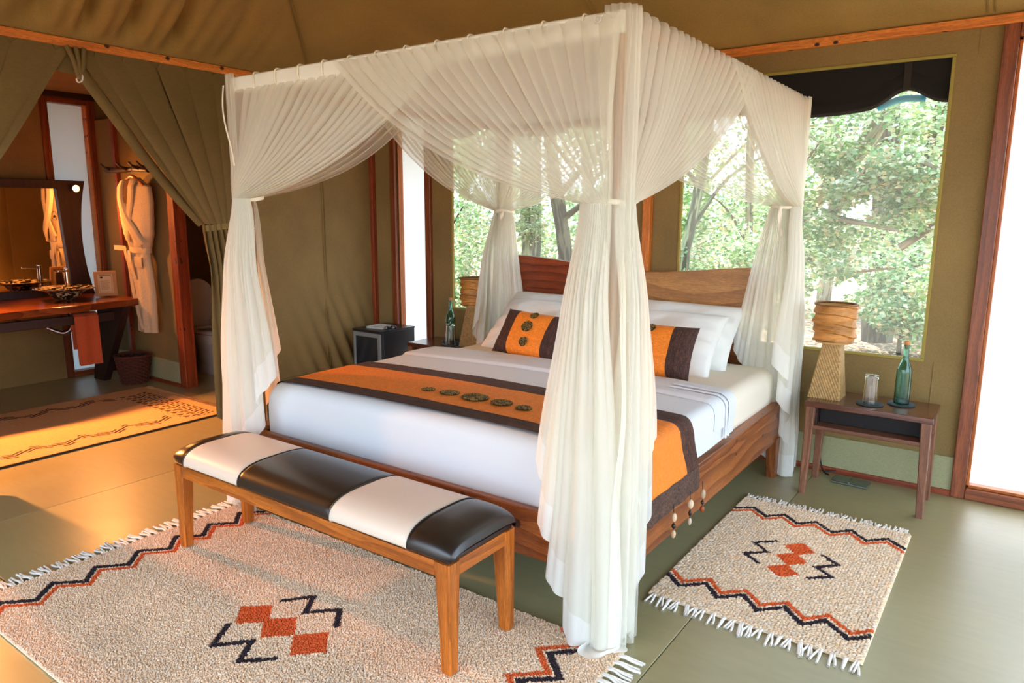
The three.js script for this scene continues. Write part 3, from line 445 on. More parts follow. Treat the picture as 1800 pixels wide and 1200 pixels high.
// ---------------------------------------------------------------- nightstands and what stands on them
function nightstand(x0, lab, sz = 1) {
  const x1 = x0 + 0.6, z1 = -3.945, z0 = -4.285, t = thing('nightstand', lab, 'nightstand', [0, 0, 0], 0, 'nightstands beside the bed');
  mesh('table_top', box2(x0, x1, 0.488, 0.52, z0, z1, 0.005), M.walnut, t);
  for (const [x, s] of [[x0 + 0.03, -1], [x1 - 0.03, 1]]) for (const [z, q] of [[z1 - 0.024, 1], [z0 + 0.03, -1]]) mesh('leg', post({ x: x + s * 0.012, y: 0, z: z + q * 0.004, w: 0.032, d: 0.036 }, { x, y: 0.489, z, w: 0.046, d: 0.046 }, 0.004), M.walnutleg, t);
  mesh('shelf', box2(x0 + 0.045, x1 - 0.045, 0.366, 0.388, z0 + 0.02, z1 - 0.012, 0.004), M.walnutleg, t);
  for (const x of [x0 + 0.05, x1 - 0.05]) mesh('side_panel', box2(x - 0.008, x + 0.008, 0.388, 0.488, z0 + 0.04, z1 - 0.05, 0.002, 'z'), M.darkwood, t);
  mesh('back_panel', box2(x0 + 0.05, x1 - 0.05, 0.388, 0.488, z0 + 0.02, z0 + 0.034, 0.002), M.darkwood, t);
  mesh('drawer_box', box2(x0 + 0.06, x1 - 0.06, 0.39, 0.486, z0 + 0.05, z1 - 0.1, 0.003), pbr('#120c0b', 0.7), t);
  return t;
}
nightstand(-0.886, 'brown wooden nightstand right of the bed, on splayed legs before the window');
nightstand(-3.80, 'dark red wooden nightstand left of the bed, beside the black fridge');
const coilMap = dataTex(256, 256, (u, v) => { const g = 0.75 + 0.5 * fbm(u * 5, v * 14, 3) + (vn(u * 40, v * 60) - 0.5) * 0.12, A = rgb('#c98a42'); return A.map((c) => c * g * 0.95); }, true, 0.6, 0.25);
const barkBump = dataTex(256, 256, (u, v) => { const h = 255 * fbm(u * 5, v * 22, 4); return [h, h, h]; }, false, 0.6, 0.25);
M.shade = pbr('#ffffff', 0.5, { map: coilMap, bumpMap: barkBump, bumpScale: 0.006, side: THREE.DoubleSide });
M.ribbed = pbr('#ffffff', 0.65, { map: dataTex(256, 256, (u, v) => { const s = 0.5 + 0.5 * Math.sin((u * 0.5 + v) * 256 * Math.PI / 8), A = rgb('#b8935a'), B = rgb('#a07c48'), g = 0.85 + 0.3 * vn(u * 40, v * 40); return [0, 1, 2].map((k) => lerp(B[k], A[k], s) * g); }, true, 0.22, 0.22, false), bumpMap: dataTex(256, 256, (u, v) => { const s = 255 * (0.5 + 0.5 * Math.sin((u * 0.5 + v) * 256 * Math.PI / 8)); return [s, s, s]; }, false, 0.22, 0.22, false), bumpScale: 0.002 });
function lamp(x, z, lab, seed) {
  const t = thing('table_lamp', lab, 'lamp', [x, 0.52, z], 0, 'lamps on the nightstands');
  const ring = (y, cx, w) => ({ x: cx, y, z: 0, w, d: w });
  mesh('lamp_base', [[0, 0.165], [0.3, 0.092]].reduce((a, [y, w], i, L) => (i ? [post(ring(L[0][0], 0, L[0][1]), ring(y, 0.012, w), 0.006)] : a), []), M.ribbed, t);
  mesh('stem', lathe([[0.009, 0.29], [0.009, 0.36]], 12).translate(0.012, 0, 0), M.steel, t);
  const sh = mesh('lamp_shade', grid((u, v) => {
    const a = u * Math.PI * 2, y = 0.312 + 0.198 * v; let r = 0.1 + 0.006 * v;
    const wrap = v * 4 + 0.35 * Math.sin(a + seed) + 0.25 * Math.sin(a * 2 + seed * 2), fr = wrap - Math.floor(wrap);
    r += 0.012 * (1 - fr) * (1 - fr) - 0.004 + 0.010 * (fbm(Math.cos(a) * 2 + seed, v * 5 + Math.sin(a) * 2) - 0.45) + 0.006 * Math.max(0, Math.sin(a * 3 + v * 9 + seed)) ;
    return [0.012 + Math.cos(a) * r, y + 0.01 * Math.sin(a * 2 + seed) * (v > 0.5 ? 1 : -1) * Math.abs(v - 0.5), Math.sin(a) * r];
  }, 96, 56, 0.64, 0.215, true), M.shade, t);
  mesh('rim', [new THREE.TorusGeometry(0.106, 0.005, 8, 48).rotateX(Math.PI / 2).translate(0.012, 0.506, 0), new THREE.TorusGeometry(0.098, 0.004, 8, 48).rotateX(Math.PI / 2).translate(0.012, 0.315, 0)], M.shade, sh);
  mesh('inner_lining', new THREE.CylinderGeometry(0.094, 0.09, 0.2, 40, 1, true).translate(0.012, 0.4, 0), pbr('#c79a5c', 0.8, { side: THREE.DoubleSide }), sh);
  mesh('bulb', new THREE.SphereGeometry(0.028, 16, 12).translate(0.012, 0.385, 0), pbr('#efe8da', 0.4), t);
}
lamp(-0.815, -4.12, 'table lamp with crinkled tan bark shade on the right nightstand', 1);
lamp(-3.30, -4.14, 'table lamp with crinkled tan shade on the left nightstand, partly behind a drape', 4);
function coaster(x, z, lab) {
  const t = thing('coaster', lab, 'coaster', [x, 0.52, z], 0, 'dark beaded coasters');
  mesh('mat', lathe([[0, 0.0005], [0.064, 0.0005], [0.066, 0.003], [0.062, 0.005], [0, 0.005]], 36), pbr('#1b2320', 0.6), t);
  const im = new THREE.InstancedMesh(new THREE.IcosahedronGeometry(0.0034, 0), pbr('#2c3a36', 0.2), 420), m = new THREE.Matrix4(); let n = 0;
  for (let r = 6; n < 420 && r <= 63; r += 5.4) { const k = Math.floor(2 * Math.PI * r / 5.6); for (let i = 0; i < k && n < 420; i++) { const a = i / k * 6.2832 + r; m.makeTranslation(Math.cos(a) * r / 1000, 0.006, Math.sin(a) * r / 1000); im.setMatrixAt(n++, m); } }
  im.count = n; im.name = 'beads'; stuff(shade(im)); t.add(im);
}
M.bottle = pbr('#bfe6dd', 0.03, { transmission: 1, thickness: 0.02, ior: 1.5, attenuationColor: new THREE.Color('#2f9a9a'), attenuationDistance: 0.05 });
function bottle(x, z, lab, m) {
  const t = thing('glass_bottle', lab, 'bottle', [x, 0.527, z], 0, 'corked water bottles');
  const o = [[0, 0], [0.033, 0.001], [0.037, 0.006], [0.037, 0.165], [0.034, 0.19], [0.022, 0.22], [0.0145, 0.245], [0.013, 0.295], [0.0155, 0.297], [0.0155, 0.31], [0.012, 0.312]], i = [[0.0095, 0.311], [0.0095, 0.245], [0.018, 0.22], [0.0305, 0.188], [0.0338, 0.163], [0.0338, 0.01], [0.02, 0.013], [0, 0.02]];
  mesh('bottle_body', lathe([...o, ...i], 40), m, t);
  mesh('stopper', lathe([[0, 0.29], [0.0092, 0.29], [0.0095, 0.311], [0.0125, 0.313], [0.0125, 0.33], [0.011, 0.333], [0, 0.333]], 24), pbr('#c8854a', 0.6), t);
}
function tumbler(x, z, lab) {
  const t = thing('tumbler', lab, 'glass', [x, 0.527, z], 0, 'upturned tumblers');
  mesh('glass_wall', lathe([[0.034, 0.0], [0.036, 0.001], [0.0325, 0.148], [0.030, 0.153], [0, 0.153], [0, 0.141], [0.029, 0.140], [0.0335, 0.001]], 40), M.glass, t);
  mesh('rim', new THREE.TorusGeometry(0.0348, 0.0016, 8, 40).rotateX(Math.PI / 2).translate(0, 0.0016, 0), M.glass, t);
}
coaster(-0.59, -4.06, 'dark beaded coaster under the upturned tumbler, right nightstand'); coaster(-0.455, -4.15, 'dark beaded coaster under the green bottle, right nightstand');
tumbler(-0.59, -4.06, 'clear upturned tumbler on beaded coaster, right nightstand'); bottle(-0.455, -4.15, 'blue green glass bottle with cork on the right nightstand', M.bottle);
coaster(-3.46, -4.06, 'dark beaded coaster under the tumbler, left nightstand'); coaster(-3.55, -4.17, 'dark beaded coaster under the bottle, left nightstand');
tumbler(-3.46, -4.06, 'clear upturned tumbler before the bottle on the left nightstand'); bottle(-3.55, -4.17, 'green glass bottle with orange cork on the left nightstand', M.bottle);
single('lamp_cord', tube([[-0.86, 0.3, -4.36], [-0.87, 0.1, -4.365], [-0.84, 0.02, -4.33], [-0.80, 0.012, -4.3], [-0.84, 0.012, -4.34], [-0.78, 0.02, -4.375]], 0.004, 50, 6), M.black, 'black lamp cord curling on the floor behind the right nightstand', 'cord');
{ const t = thing('floor_box', 'grey metal socket plate set in the floor under the nightstand', 'floor socket', [-0.68, 0, -4.27], -0.03);
  mesh('plate', bx(0.19, 0.012, 0.11, 0, 0.006, 0, 0.004), pbr('#707a6c', 0.3, { metalness: 0.7 }), t); for (const x of [-0.045, 0.045]) mesh('flap', bx(0.084, 0.006, 0.09, x, 0.014, 0, 0.003), pbr('#6a7264', 0.3, { metalness: 0.7 }), t); mesh('screw', new THREE.CylinderGeometry(0.005, 0.005, 0.004, 10).translate(0, 0.014, 0.045), M.steel, t); }

{ // small fridge in the corner with a glass door
  const x0 = -4.455, x1 = -4.13, z1 = -3.985, z0 = -4.385, h = 0.555, t = thing('mini_fridge', 'black mini fridge with silver framed dark glass door in the far corner', 'fridge');
  mesh('cabinet', box2(x0, x1, 0.02, h, z0, z1 - 0.05, 0.006), M.black, t);
  const d = mesh('door', box2(x0, x1, 0.06, h - 0.012, z1 - 0.046, z1 - 0.01, 0.006), pbr('#3a3d40', 0.4), t);
  const fm = pbr('#aab0b2', 0.35, { metalness: 0.6 }), fz0 = z1 - 0.012, fz1 = z1;
  mesh('door_frame', [box2(x0 + 0.012, x0 + 0.034, 0.06, h - 0.016, fz0, fz1, 0.003), box2(x1 - 0.034, x1, 0.06, h - 0.016, fz0, fz1, 0.003), box2(x0 + 0.012, x1, h - 0.05, h - 0.016, fz0, fz1 - 0.0004, 0.003), box2(x0 + 0.02, x1, 0.06, 0.11, fz0, fz1 - 0.0004, 0.003)], fm, d);
  mesh('glass', box2(x0 + 0.034, x1 - 0.034, 0.11, h - 0.05, fz0 - 0.001, fz0 + 0.004, 0.001), pbr('#1d2630', 0.08, { clearcoat: 1 }), d);
  mesh('top_cap', box2(x0 - 0.004, x1 + 0.004, h - 0.012, h + 0.004, z0, z1 - 0.005, 0.004), pbr('#1b1b20', 0.3), t);
  for (const x of [x0 + 0.04, x1 - 0.04]) for (const z of [z0 + 0.04, z1 - 0.09]) mesh('foot', new THREE.CylinderGeometry(0.015, 0.018, 0.02, 12).translate(x, 0.01, z), M.black, t);
  const tr = thing('tray', 'white paper tray lying on top of the black fridge', 'tray', [-4.30, h + 0.004, -4.16], 0.1);
  mesh('tray_base', bx(0.17, 0.006, 0.16, 0, 0.003, 0, 0.002), pbr('#d8d8d0', 0.6), tr); for (const [w, dd, x, z] of [[0.17, 0.006, 0, 0.079], [0.17, 0.006, 0, -0.079], [0.006, 0.16, 0.083, 0], [0.006, 0.16, -0.083, 0]]) mesh('tray_rim', bx(w, 0.014, dd, x, 0.007, z, 0.002), pbr('#c9c9c0', 0.6), tr);
  const k = thing('key_bunch', 'black beaded key ring beside the tray on the fridge', 'keys', [-4.185, h + 0.004, -4.16]);
  for (let i = 0; i < 11; i++) { const a = i / 11 * 6.28; mesh('ring_bead', new THREE.SphereGeometry(0.011, 10, 8).translate(Math.cos(a) * 0.03, 0.011, Math.sin(a) * 0.045), i % 3 ? M.black : pbr('#8d8f92', 0.3), k); } mesh('key', bx(0.05, 0.003, 0.02, 0.03, 0.003, 0.06, 0.001), M.steel, k);
}

// ---------------------------------------------------------------- rugs: base, thick pile coloured by the woven pattern, fringes
function rug(o) {
  const { x0, x1, z0, z1 } = o, W = x1 - x0, D = z1 - z0, px = 420, cw = Math.round(W * px), ch = Math.round(D * px), cv = document.createElement('canvas'); cv.width = cw; cv.height = ch;
  const c = cv.getContext('2d'); c.fillStyle = o.ground; c.fillRect(0, 0, cw, ch);
  const line = (pts, w, col, close) => { c.beginPath(); pts.forEach(([x, z], i) => c[i ? 'lineTo' : 'moveTo']((x - x0) * px, (z - z0) * px)); if (close) { c.closePath(); c.fillStyle = col; c.fill(); } else { c.strokeStyle = col; c.lineWidth = w * px; c.lineJoin = 'miter'; c.stroke(); } };
  o.draw(line);
  const img = c.getImageData(0, 0, cw, ch).data, at = (x, z) => { const i = (cl(Math.floor((z - z0) * px), 0, ch - 1) * cw + cl(Math.floor((x - x0) * px), 0, cw - 1)) * 4; return [img[i], img[i + 1], img[i + 2]]; };
  const t = thing('rug', o.label, 'rug');
  const base = box2(x0, x1, 0.001, 0.009, z0, z1, 0.004); mesh('rug_base', base, pbr(o.ground, 1), t);
  // tufts
  const tg = mergeVertices(new THREE.IcosahedronGeometry(1, o.ico ?? 0)), step = o.step, nx = Math.floor(W / step), nz = Math.floor(D / (step * o.zk)), im = new THREE.InstancedMesh(tg, pbr('#ffffff', 1, { sheen: 0.3 }), nx * nz), m = new THREE.Matrix4(), e = new THREE.Euler(), qn = new THREE.Quaternion(), col = new THREE.Color(), q = rng(o.seed);
  let n = 0; for (let j = 0; j < nz; j++) for (let i = 0; i < nx; i++) {
    const x = x0 + (i + 0.5 + (j % 2) * 0.5 * o.stag + (q() - 0.5) * o.jit) * step, z = z0 + (j + 0.5 + (q() - 0.5) * o.jit) * step * o.zk; if (x > x1 - 0.003 || x < x0 + 0.003) continue;
    const p = at(x, z), dark = p[0] + p[1] + p[2] < 250, g = lerp(0.93, 0.8, dark ? 0.5 : 0) + (q() - 0.5) * o.vary + (fbm(x * 3, z * 3) - 0.47) * (o.patch ?? 0.1);
    const tint = dark ? 0 : (q() - 0.4) * (o.warm ?? 0.06);
    col.setRGB(p[0] / 255 * g * (1 + tint * 0.2), p[1] / 255 * g * (1 - tint * 0.5), p[2] / 255 * g * (1 - tint * 1.4), THREE.SRGBColorSpace); im.setColorAt(n, col);
    const h = o.h * (0.7 + 0.6 * q()); e.set((q() - 0.5) * o.tilt, q() * 0.6, (q() - 0.5) * o.tilt); qn.setFromEuler(e); m.compose(V(x, 0.008 + h * 0.3, z), qn, V(o.rx * (0.85 + 0.3 * q()), h, o.rz * (0.85 + 0.3 * q()))); im.setMatrixAt(n++, m);
  }
  im.count = n; im.name = 'pile'; stuff(shade(im)); t.add(im);
  // fringe tassels along chosen edges: [from, to, outward, count]
  const fm = pbr('#f0ebe0', 0.95); let vi = 0;
  const variants = Array.from({ length: 6 }, () => { const g = []; for (let s = 0; s < 3; s++) { const b = (q() - 0.5) * 0.022; g.push(tube([[(s - 1) * 0.004, 0.008, -0.005], [(s - 1) * 0.004 + b * 0.3, 0.012, 0.025], [b + (s - 1) * 0.006, 0.006, 0.055], [b * 1.5 + (s - 1) * 0.005, 0.004, 0.085 + q() * 0.02]], 0.0046, 10, 6)); } return merge(g); });
  for (const [a, b, ang, cnt] of o.fringe) for (let i = 0; i < cnt; i++) { const k = (i + 0.5 + (q() - 0.5) * 0.4) / cnt, tt = mesh('tassel', variants[vi++ % 6], fm, t); tt.position.set(lerp(a[0], b[0], k), 0, lerp(a[1], b[1], k)); tt.rotation.y = ang + (q() - 0.5) * 0.16; tt.scale.set(1, 1, (o.fl ?? 1) * (0.85 + 0.3 * q())); }
  return t;
}
const zig = (z0, z1, n, xa, xb) => Array.from({ length: n + 1 }, (_, i) => [i % 2 ? xa : xb, lerp(z0, z1, i / n)]);
const dia = (x, z, a, b) => [[x - a, z], [x, z - b], [x + a, z], [x, z + b]];
const ORG = '#e0602a', DRK = '#32242a';
rug({
  label: 'large shaggy beige wool rug under the bench with orange diamonds and zigzag ends', x0: -3.185, x1: -0.985, z0: -2.06, z1: -0.852, ground: '#f4d5b4', seed: 71, step: 0.0066, zk: 0.9, stag: 1, jit: 0.9, vary: 0.12, patch: 0.14, warm: 0.12, h: 0.0062, rx: 0.0047, rz: 0.0044, tilt: 0.8,
  draw(line) {
    const P = (s) => [-0.84, -0.93, -1.02, -1.115, -1.2, -1.282, -1.376, -1.464, -1.556, -1.64, -1.72, -1.808, -1.89, -1.97, -2.06].map((z, i) => [(i % 2 ? -3.075 : -2.985) + s, z]);
    line(P(0.0), 0.024, DRK); line(P(0.042), 0.02, ORG);
    const Q = (s) => [-0.84, -0.93, -1.02, -1.115, -1.2, -1.29, -1.376, -1.464, -1.556, -1.64, -1.72, -1.808, -1.9, -1.995, -2.06].map((z, i) => [(i % 2 ? -1.135 : -1.235) + s, z]);
    line(Q(0.0), 0.022, ORG); line(Q(0.045), 0.024, DRK);
    line(dia(-2.218, -1.456, 0.088, 0.08), 0, ORG, 1); line(dia(-2.072, -1.456, 0.088, 0.08), 0, ORG, 1); line(dia(-1.9, -1.456, 0.088, 0.085), 0, ORG, 1);
    line([[-2.24, -1.365], [-2.163, -1.25], [-2.076, -1.347], [-2.01, -1.25], [-1.92, -1.336]], 0.022, DRK); line([[-2.22, -1.57], [-2.137, -1.667], [-2.072, -1.575], [-1.983, -1.665], [-1.9, -1.575]], 0.022, DRK);
  },
  fringe: [[[-3.18, -2.05], [-3.18, -0.86], -Math.PI / 2, 34], [[-0.99, -0.86], [-0.99, -2.05], Math.PI / 2, 30]], fl: 1.0,
});
rug({
  label: 'small woven beige rug with three orange diamonds beside the right of the bed', x0: -1.09, x1: -0.305, z0: -3.69, z1: -2.475, ground: '#f0d6b6', seed: 81, step: 0.012, zk: 0.42, stag: 0.4, jit: 0.5, vary: 0.14, patch: 0.08, warm: 0.14, h: 0.006, rx: 0.0078, rz: 0.0032, tilt: 0.3,
  draw(line) {
    const zz = (zs, s) => [-1.1, -1.008, -0.925, -0.853, -0.776, -0.705, -0.62, -0.543, -0.47, -0.388, -0.3].map((x, i) => [x, (i % 2 ? zs : zs + 0.075 ) + s]);
    line(zz(-3.567, 0), 0.022, DRK); line(zz(-3.567, 0.04), 0.02, ORG);
    const yy = (s) => [-1.1, -1.011, -0.927, -0.851, -0.775, -0.697, -0.616, -0.532, -0.466, -0.374, -0.298].map((x, i) => [x, (i % 2 ? -2.595 : -2.675) + s]);
    line(yy(0), 0.022, DRK); line(yy(-0.042), 0.02, ORG);
    line(dia(-0.697, -3.221, 0.068, 0.07), 0, ORG, 1); line(dia(-0.701, -3.101, 0.068, 0.07), 0, ORG, 1); line(dia(-0.704, -2.97, 0.068, 0.067), 0, ORG, 1);
    line([[-0.797, -3.25], [-0.88, -3.164], [-0.806, -3.105], [-0.884, -3.037], [-0.8, -2.97]], 0.02, DRK); line([[-0.602, -3.22], [-0.522, -3.161], [-0.594, -3.085], [-0.523, -3.033], [-0.604, -2.963]], 0.02, DRK);
  },
  fringe: [[[-1.085, -2.48], [-0.31, -2.48], 0, 22], [[-0.31, -3.685], [-1.085, -3.685], Math.PI, 30]], fl: 0.75,
});

// ---------------------------------------------------------------- bathroom beyond the canvas entrance
const BX = -7.0;
{
  const w = wallShape(-0.6, 4.55, 2.6, [[2.905, 3.245, 0.05, 2.42]]); w.rotateY(Math.PI / 2); w.translate(BX - 0.012, 0, 0); struct('wall_bathroom_end', w, M.canvas);
  struct('wall_bathroom_back', bx(2.42, 2.5, 0.012, -5.8, 1.25, BZ - 0.006), M.canvas);
  struct('wall_bathroom_front', bx(2.42, 2.5, 0.012, -5.8, 1.25, 0.6), M.canvas);
  struct('ceiling_bathroom', bx(2.45, 0.012, 5.1, -5.81, 2.52, -1.9), M.canvas);
  struct('trim_7', box2(BX, BX + 0.05, 2.465, 2.515, BZ, 0.55, 0.004, 'z'), M.darkwood);
  const d = structGroup('window_3'); d.userData.label = 'tall white screen panel in the dark bathroom end wall';
  for (const [z0, z1] of [[-3.30, -3.24], [-2.91, -2.85]]) mesh('jamb', box2(BX - 0.09, BX + 0.02, 0.0, 2.47, z0, z1, 0.004), M.mahogany, d);
  mesh('jamb_reveal', box2(BX - 0.08, BX + 0.005, 0.04, 2.42, -3.24, -3.225, 0.003), M.pine, d);
  mesh('white_panel', box2(BX - 0.072, BX - 0.068, 0.05, 2.42, -3.24, -2.91, 0.001), pbr('#dfe8ea', 0.95, { transmission: 0.34, thickness: 0, side: THREE.DoubleSide, specularIntensity: 0.2 }), d);
  mesh('head_rail', box2(BX - 0.09, BX + 0.02, 2.42, 2.47, -3.24, -2.91, 0.004), M.mahogany, d);
  mesh('sill', box2(BX - 0.09, BX + 0.02, 0.0, 0.05, -3.24, -2.91, 0.004), M.mahogany, d);
  // wing wall with the toilet behind it
  const ww = struct('wall_wing', box2(BX, -5.85, 0, 2.3, -3.33, -3.285, 0.004), M.canvas);
  mesh('skirting', box2(BX, -5.85, 0.03, 0.215, -3.288, -3.272, 0.003), M.skirt, ww); mesh('bottom_strip', box2(BX, -5.85, 0, 0.03, -3.29, -3.265, 0.003), M.redpost, ww);
  struct('trim_8', box2(-5.85, -5.755, 0, 2.35, -3.375, -3.27, 0.005), M.redpost);
  struct('trim_9', box2(-6.64, -6.595, 0.2, 2.4, -3.285, -3.25, 0.004), M.redpost);
  struct('wall_bathroom_lining', box2(-4.66, -4.63, 0, 2.5, BZ, -3.32, 0.004), M.canvas);
}
{ // entrance drapes of the same canvas, tied back
  const e = thing('entrance_curtain', 'olive canvas entrance curtain tied back at the right of the bathroom opening', 'curtain');
  const w = wing({ A: [LX + 0.02, 2.43, -3.42], B: [LX + 0.02, 2.42, -2.07], K: [LX + 0.05, 1.415, -2.92], dir: [0, 0, 1], nrm: [1, 0, 0], kw: 0.22, kb: 0.05, seed: 91, N: 7, N2: 3.2, fold: 3.2, sag: 0.05, spread: 0.1, c0: 0.9, out: 0.05, nu: 220, extra: 0.15, hem: 0.06 });
  for (const [n, g] of [['gathered_cloth', w.upper], ['falling_cloth', w.lower], ['hem', w.hem]]) mesh(n, g, M.drape, e);
  mesh('edge_binding', grid((u, v) => { const k = v, A = [2.30, -2.08], K = [1.415, -2.777]; return [LX + 0.052 + 0.012 * Math.sin(u * Math.PI) + 0.01 * Math.sin(k * 7), lerp(A[0], K[0], k) - 0.22 * k * (1 - k) * 0.6 + (u - 0.5) * 0.05 * 0.7 , lerp(A[1], K[1], k) - (u - 0.5) * 0.06]; }, 6, 40, 0.06, 1.3), M.drape, e);
  mesh('tie_band', grid((u, v) => { const z = lerp(-2.78, -3.3, u), y = 1.385 + 0.06 * u + (v - 0.5) * 0.04; return [LX + 0.06 + 0.07 * Math.pow(Math.sin(Math.PI * cl(u * 1.6)), 0.6) * (u < 0.62 ? 1 : 0) + 0.004, y, z]; }, 50, 3, 0.5, 0.04), M.skirt, e).material = pbr('#84703c', 0.85, { side: THREE.DoubleSide });
  mesh('valance', grid((u, v) => { const z = lerp(-3.4, -0.5, u), a = Math.abs(z + 2.08); return [LX + 0.012 + 0.004 * Math.sin(z * 23), lerp(2.42, 2.41 - 0.14 * Math.max(0, 1 - a / 1.35) - 0.0, v), z]; }, 120, 6, 2.9, 0.15), M.drape, e);
  mesh('knot_pleats', [-0.035, -0.005, 0.028].map((k) => tube([[LX + 0.04, 2.42, -2.075 + k * 1.5], [LX + 0.055, 2.34, -2.08 + k * 0.8], [LX + 0.05, 2.265, -2.085 + k * 0.3]], 0.014, 14, 8)), M.drape, e);
  const e2 = thing('entrance_curtain', 'olive canvas entrance curtain drawn to the left edge of the photograph', 'curtain');
  const w2 = wing({ A: [LX + 0.02, 2.43, -0.55], B: [LX + 0.02, 2.42, -2.09], K: [LX + 0.05, 1.39, -1.23], dir: [0, 0, -1], nrm: [1, 0, 0], kw: 0.22, kb: 0.05, seed: 95, N: 7, N2: 3.2, fold: 3.2, sag: 0.0, spread: 0.1, c0: 0.9, out: 0.05, nu: 220, extra: 0.1, hem: 0.06 });
  for (const [n, g] of [['gathered_cloth', w2.upper], ['falling_cloth', w2.lower], ['hem', w2.hem]]) mesh(n, g, M.drape, e2);
  const h = thing('curtain_hook', 'small white metal hook at the peak of the bathroom entrance', 'hook', [LX + 0.05, 2.255, -2.085]);
  mesh('hook_wire', tube([[0, 0.03, 0], [0.012, 0.01, -0.01], [0.008, -0.02, -0.006], [0, -0.028, 0.012], [0, -0.01, 0.02]], 0.005, 20, 7), M.ceramic, h); mesh('hook_plate', bx(0.008, 0.05, 0.02, -0.01, 0.015, 0, 0.002), M.ceramic, h);
}
{ // live-edge counter on plank legs
  const t = thing('washstand', 'dark red wooden washstand with a long live edge counter', 'washstand');
  const s = new THREE.Shape(), edge = (z) => -6.08 + 0.05 * Math.sin(z * 2.6 + 0.4) + 0.012 * Math.sin(z * 9); s.moveTo(6.96, -0.45); for (let i = 0; i <= 40; i++) { const z = lerp(-0.45, -3.14, i / 40); s.lineTo(-edge(z) + (i > 38 ? 0.02 * (i - 38) : 0), z); } s.lineTo(6.96, -3.16); s.closePath();
  const g = new THREE.ExtrudeGeometry(s, { depth: 0.045, bevelEnabled: true, bevelSize: 0.006, bevelThickness: 0.006, bevelSegments: 2 }); g.rotateX(-Math.PI / 2); g.scale(-1, 1, -1); g.translate(0, 0.712, 0);
  { const ix = g.attributes.position; } // the two mirrored axes keep the winding
  mesh('counter_top', uvm(g, 'z'), M.counter, t);
  mesh('apron_rail', box2(-6.36, -6.32, 0.575, 0.65, -3.05, -0.5, 0.006, 'z'), M.darkwood, t);
  for (const [z, l] of [[-3.02, -1], [-0.7, 1]]) { mesh('leg', loft([[[-6.8, 0, z - 0.03], [-6.8, 0, z + 0.03], [-6.62, 0, z + 0.03], [-6.62, 0, z - 0.03]], [[-6.6, 0.715, z - 0.03], [-6.6, 0.715, z + 0.03], [-6.14, 0.715, z + 0.03], [-6.14, 0.715, z - 0.03]]].reverse().map((r) => r)), M.darkwood, t).geometry = uvm(t.children[t.children.length - 1].geometry, 'y'); }
}
{ // mirror with a waisted frame, standing against the wall on the counter
  const t = thing('mirror', 'tall mirror in a wide dark waisted wooden frame above the washstand', 'mirror');
  const xw = -6.93, zr = (y) => -3.045 - 0.065 * Math.pow((y - 1.26) / 0.5, 2), zl = (y) => -1.25 + 0.065 * Math.pow((y - 1.26) / 0.5, 2);
  const s = new THREE.Shape(), n = 24; for (let i = 0; i <= n; i++) { const y = lerp(0.765, 1.755, i / n); i ? s.lineTo(-zr(y), y) : s.moveTo(-zr(y), y); } for (let i = n; i >= 0; i--) { const y = lerp(0.765, 1.755, i / n); s.lineTo(-zl(y), y); } s.closePath();
  const q = new THREE.Path(); q.moveTo(2.93, 0.82); q.lineTo(2.88, 1.69); q.lineTo(1.42, 1.69); q.lineTo(1.42, 0.82); q.closePath(); s.holes.push(q);
  const g = new THREE.ExtrudeGeometry(s, { depth: 0.035, bevelEnabled: true, bevelSize: 0.004, bevelThickness: 0.004, bevelSegments: 1 }); g.rotateY(Math.PI / 2); g.translate(xw, 0, 0); mesh('frame', uvm(g, 'y'), M.darkwood, t);
  mesh('mirror_glass', box2(xw - 0.006, xw + 0.006, 0.80, 1.71, -2.95, -1.40, 0.001), pbr('#d8d4d4', 0.02, { metalness: 1 }), t);
}
const warm = new THREE.Color(1, 0.36, 0.085);
for (const [z, power, aim, cone, lab] of [[-3.015, 1.1, [2, -1, 0.3], 1.0, 'small glowing bulb on the mirror frame beside the white panel'], [-2.12, 1.7, [1, -0.85, -1.2], 0.95, 'small glowing bulb on the middle of the mirror frame'], [-1.3, 17, [2, -2.0, 0], 0.86, 'small glowing bulb on the far left corner of the mirror frame']]) {
  const t = thing('mirror_light', lab, 'light', [-6.86, 1.69, z]);
  mesh('socket', new THREE.CylinderGeometry(0.016, 0.02, 0.03, 16).rotateZ(Math.PI / 2).translate(-0.02, 0, 0), M.steel, t);
  mesh('bulb', new THREE.SphereGeometry(0.02, 16, 12).translate(0.012, 0, 0), new THREE.MeshStandardMaterial({ color: '#fff0d0', emissive: new THREE.Color(1, 0.72, 0.3), emissiveIntensity: 6 }), t);
  mesh('reflector', lathe([[0.012, -0.012], [0.024, 0.004], [0.03, 0.02], [0.031, 0.021], [0.026, 0.004], [0.013, -0.014]], 24).rotateZ(-Math.PI / 2), M.darkwood, t);
  const l = new THREE.SpotLight(warm, power, 0, cone, 0.45, 2); l.shadow.radius = power > 10 ? 3 : 1; l.castShadow = true; l.position.set(0.014, 0, 0); l.target.position.set(...aim); t.add(l, l.target);
}
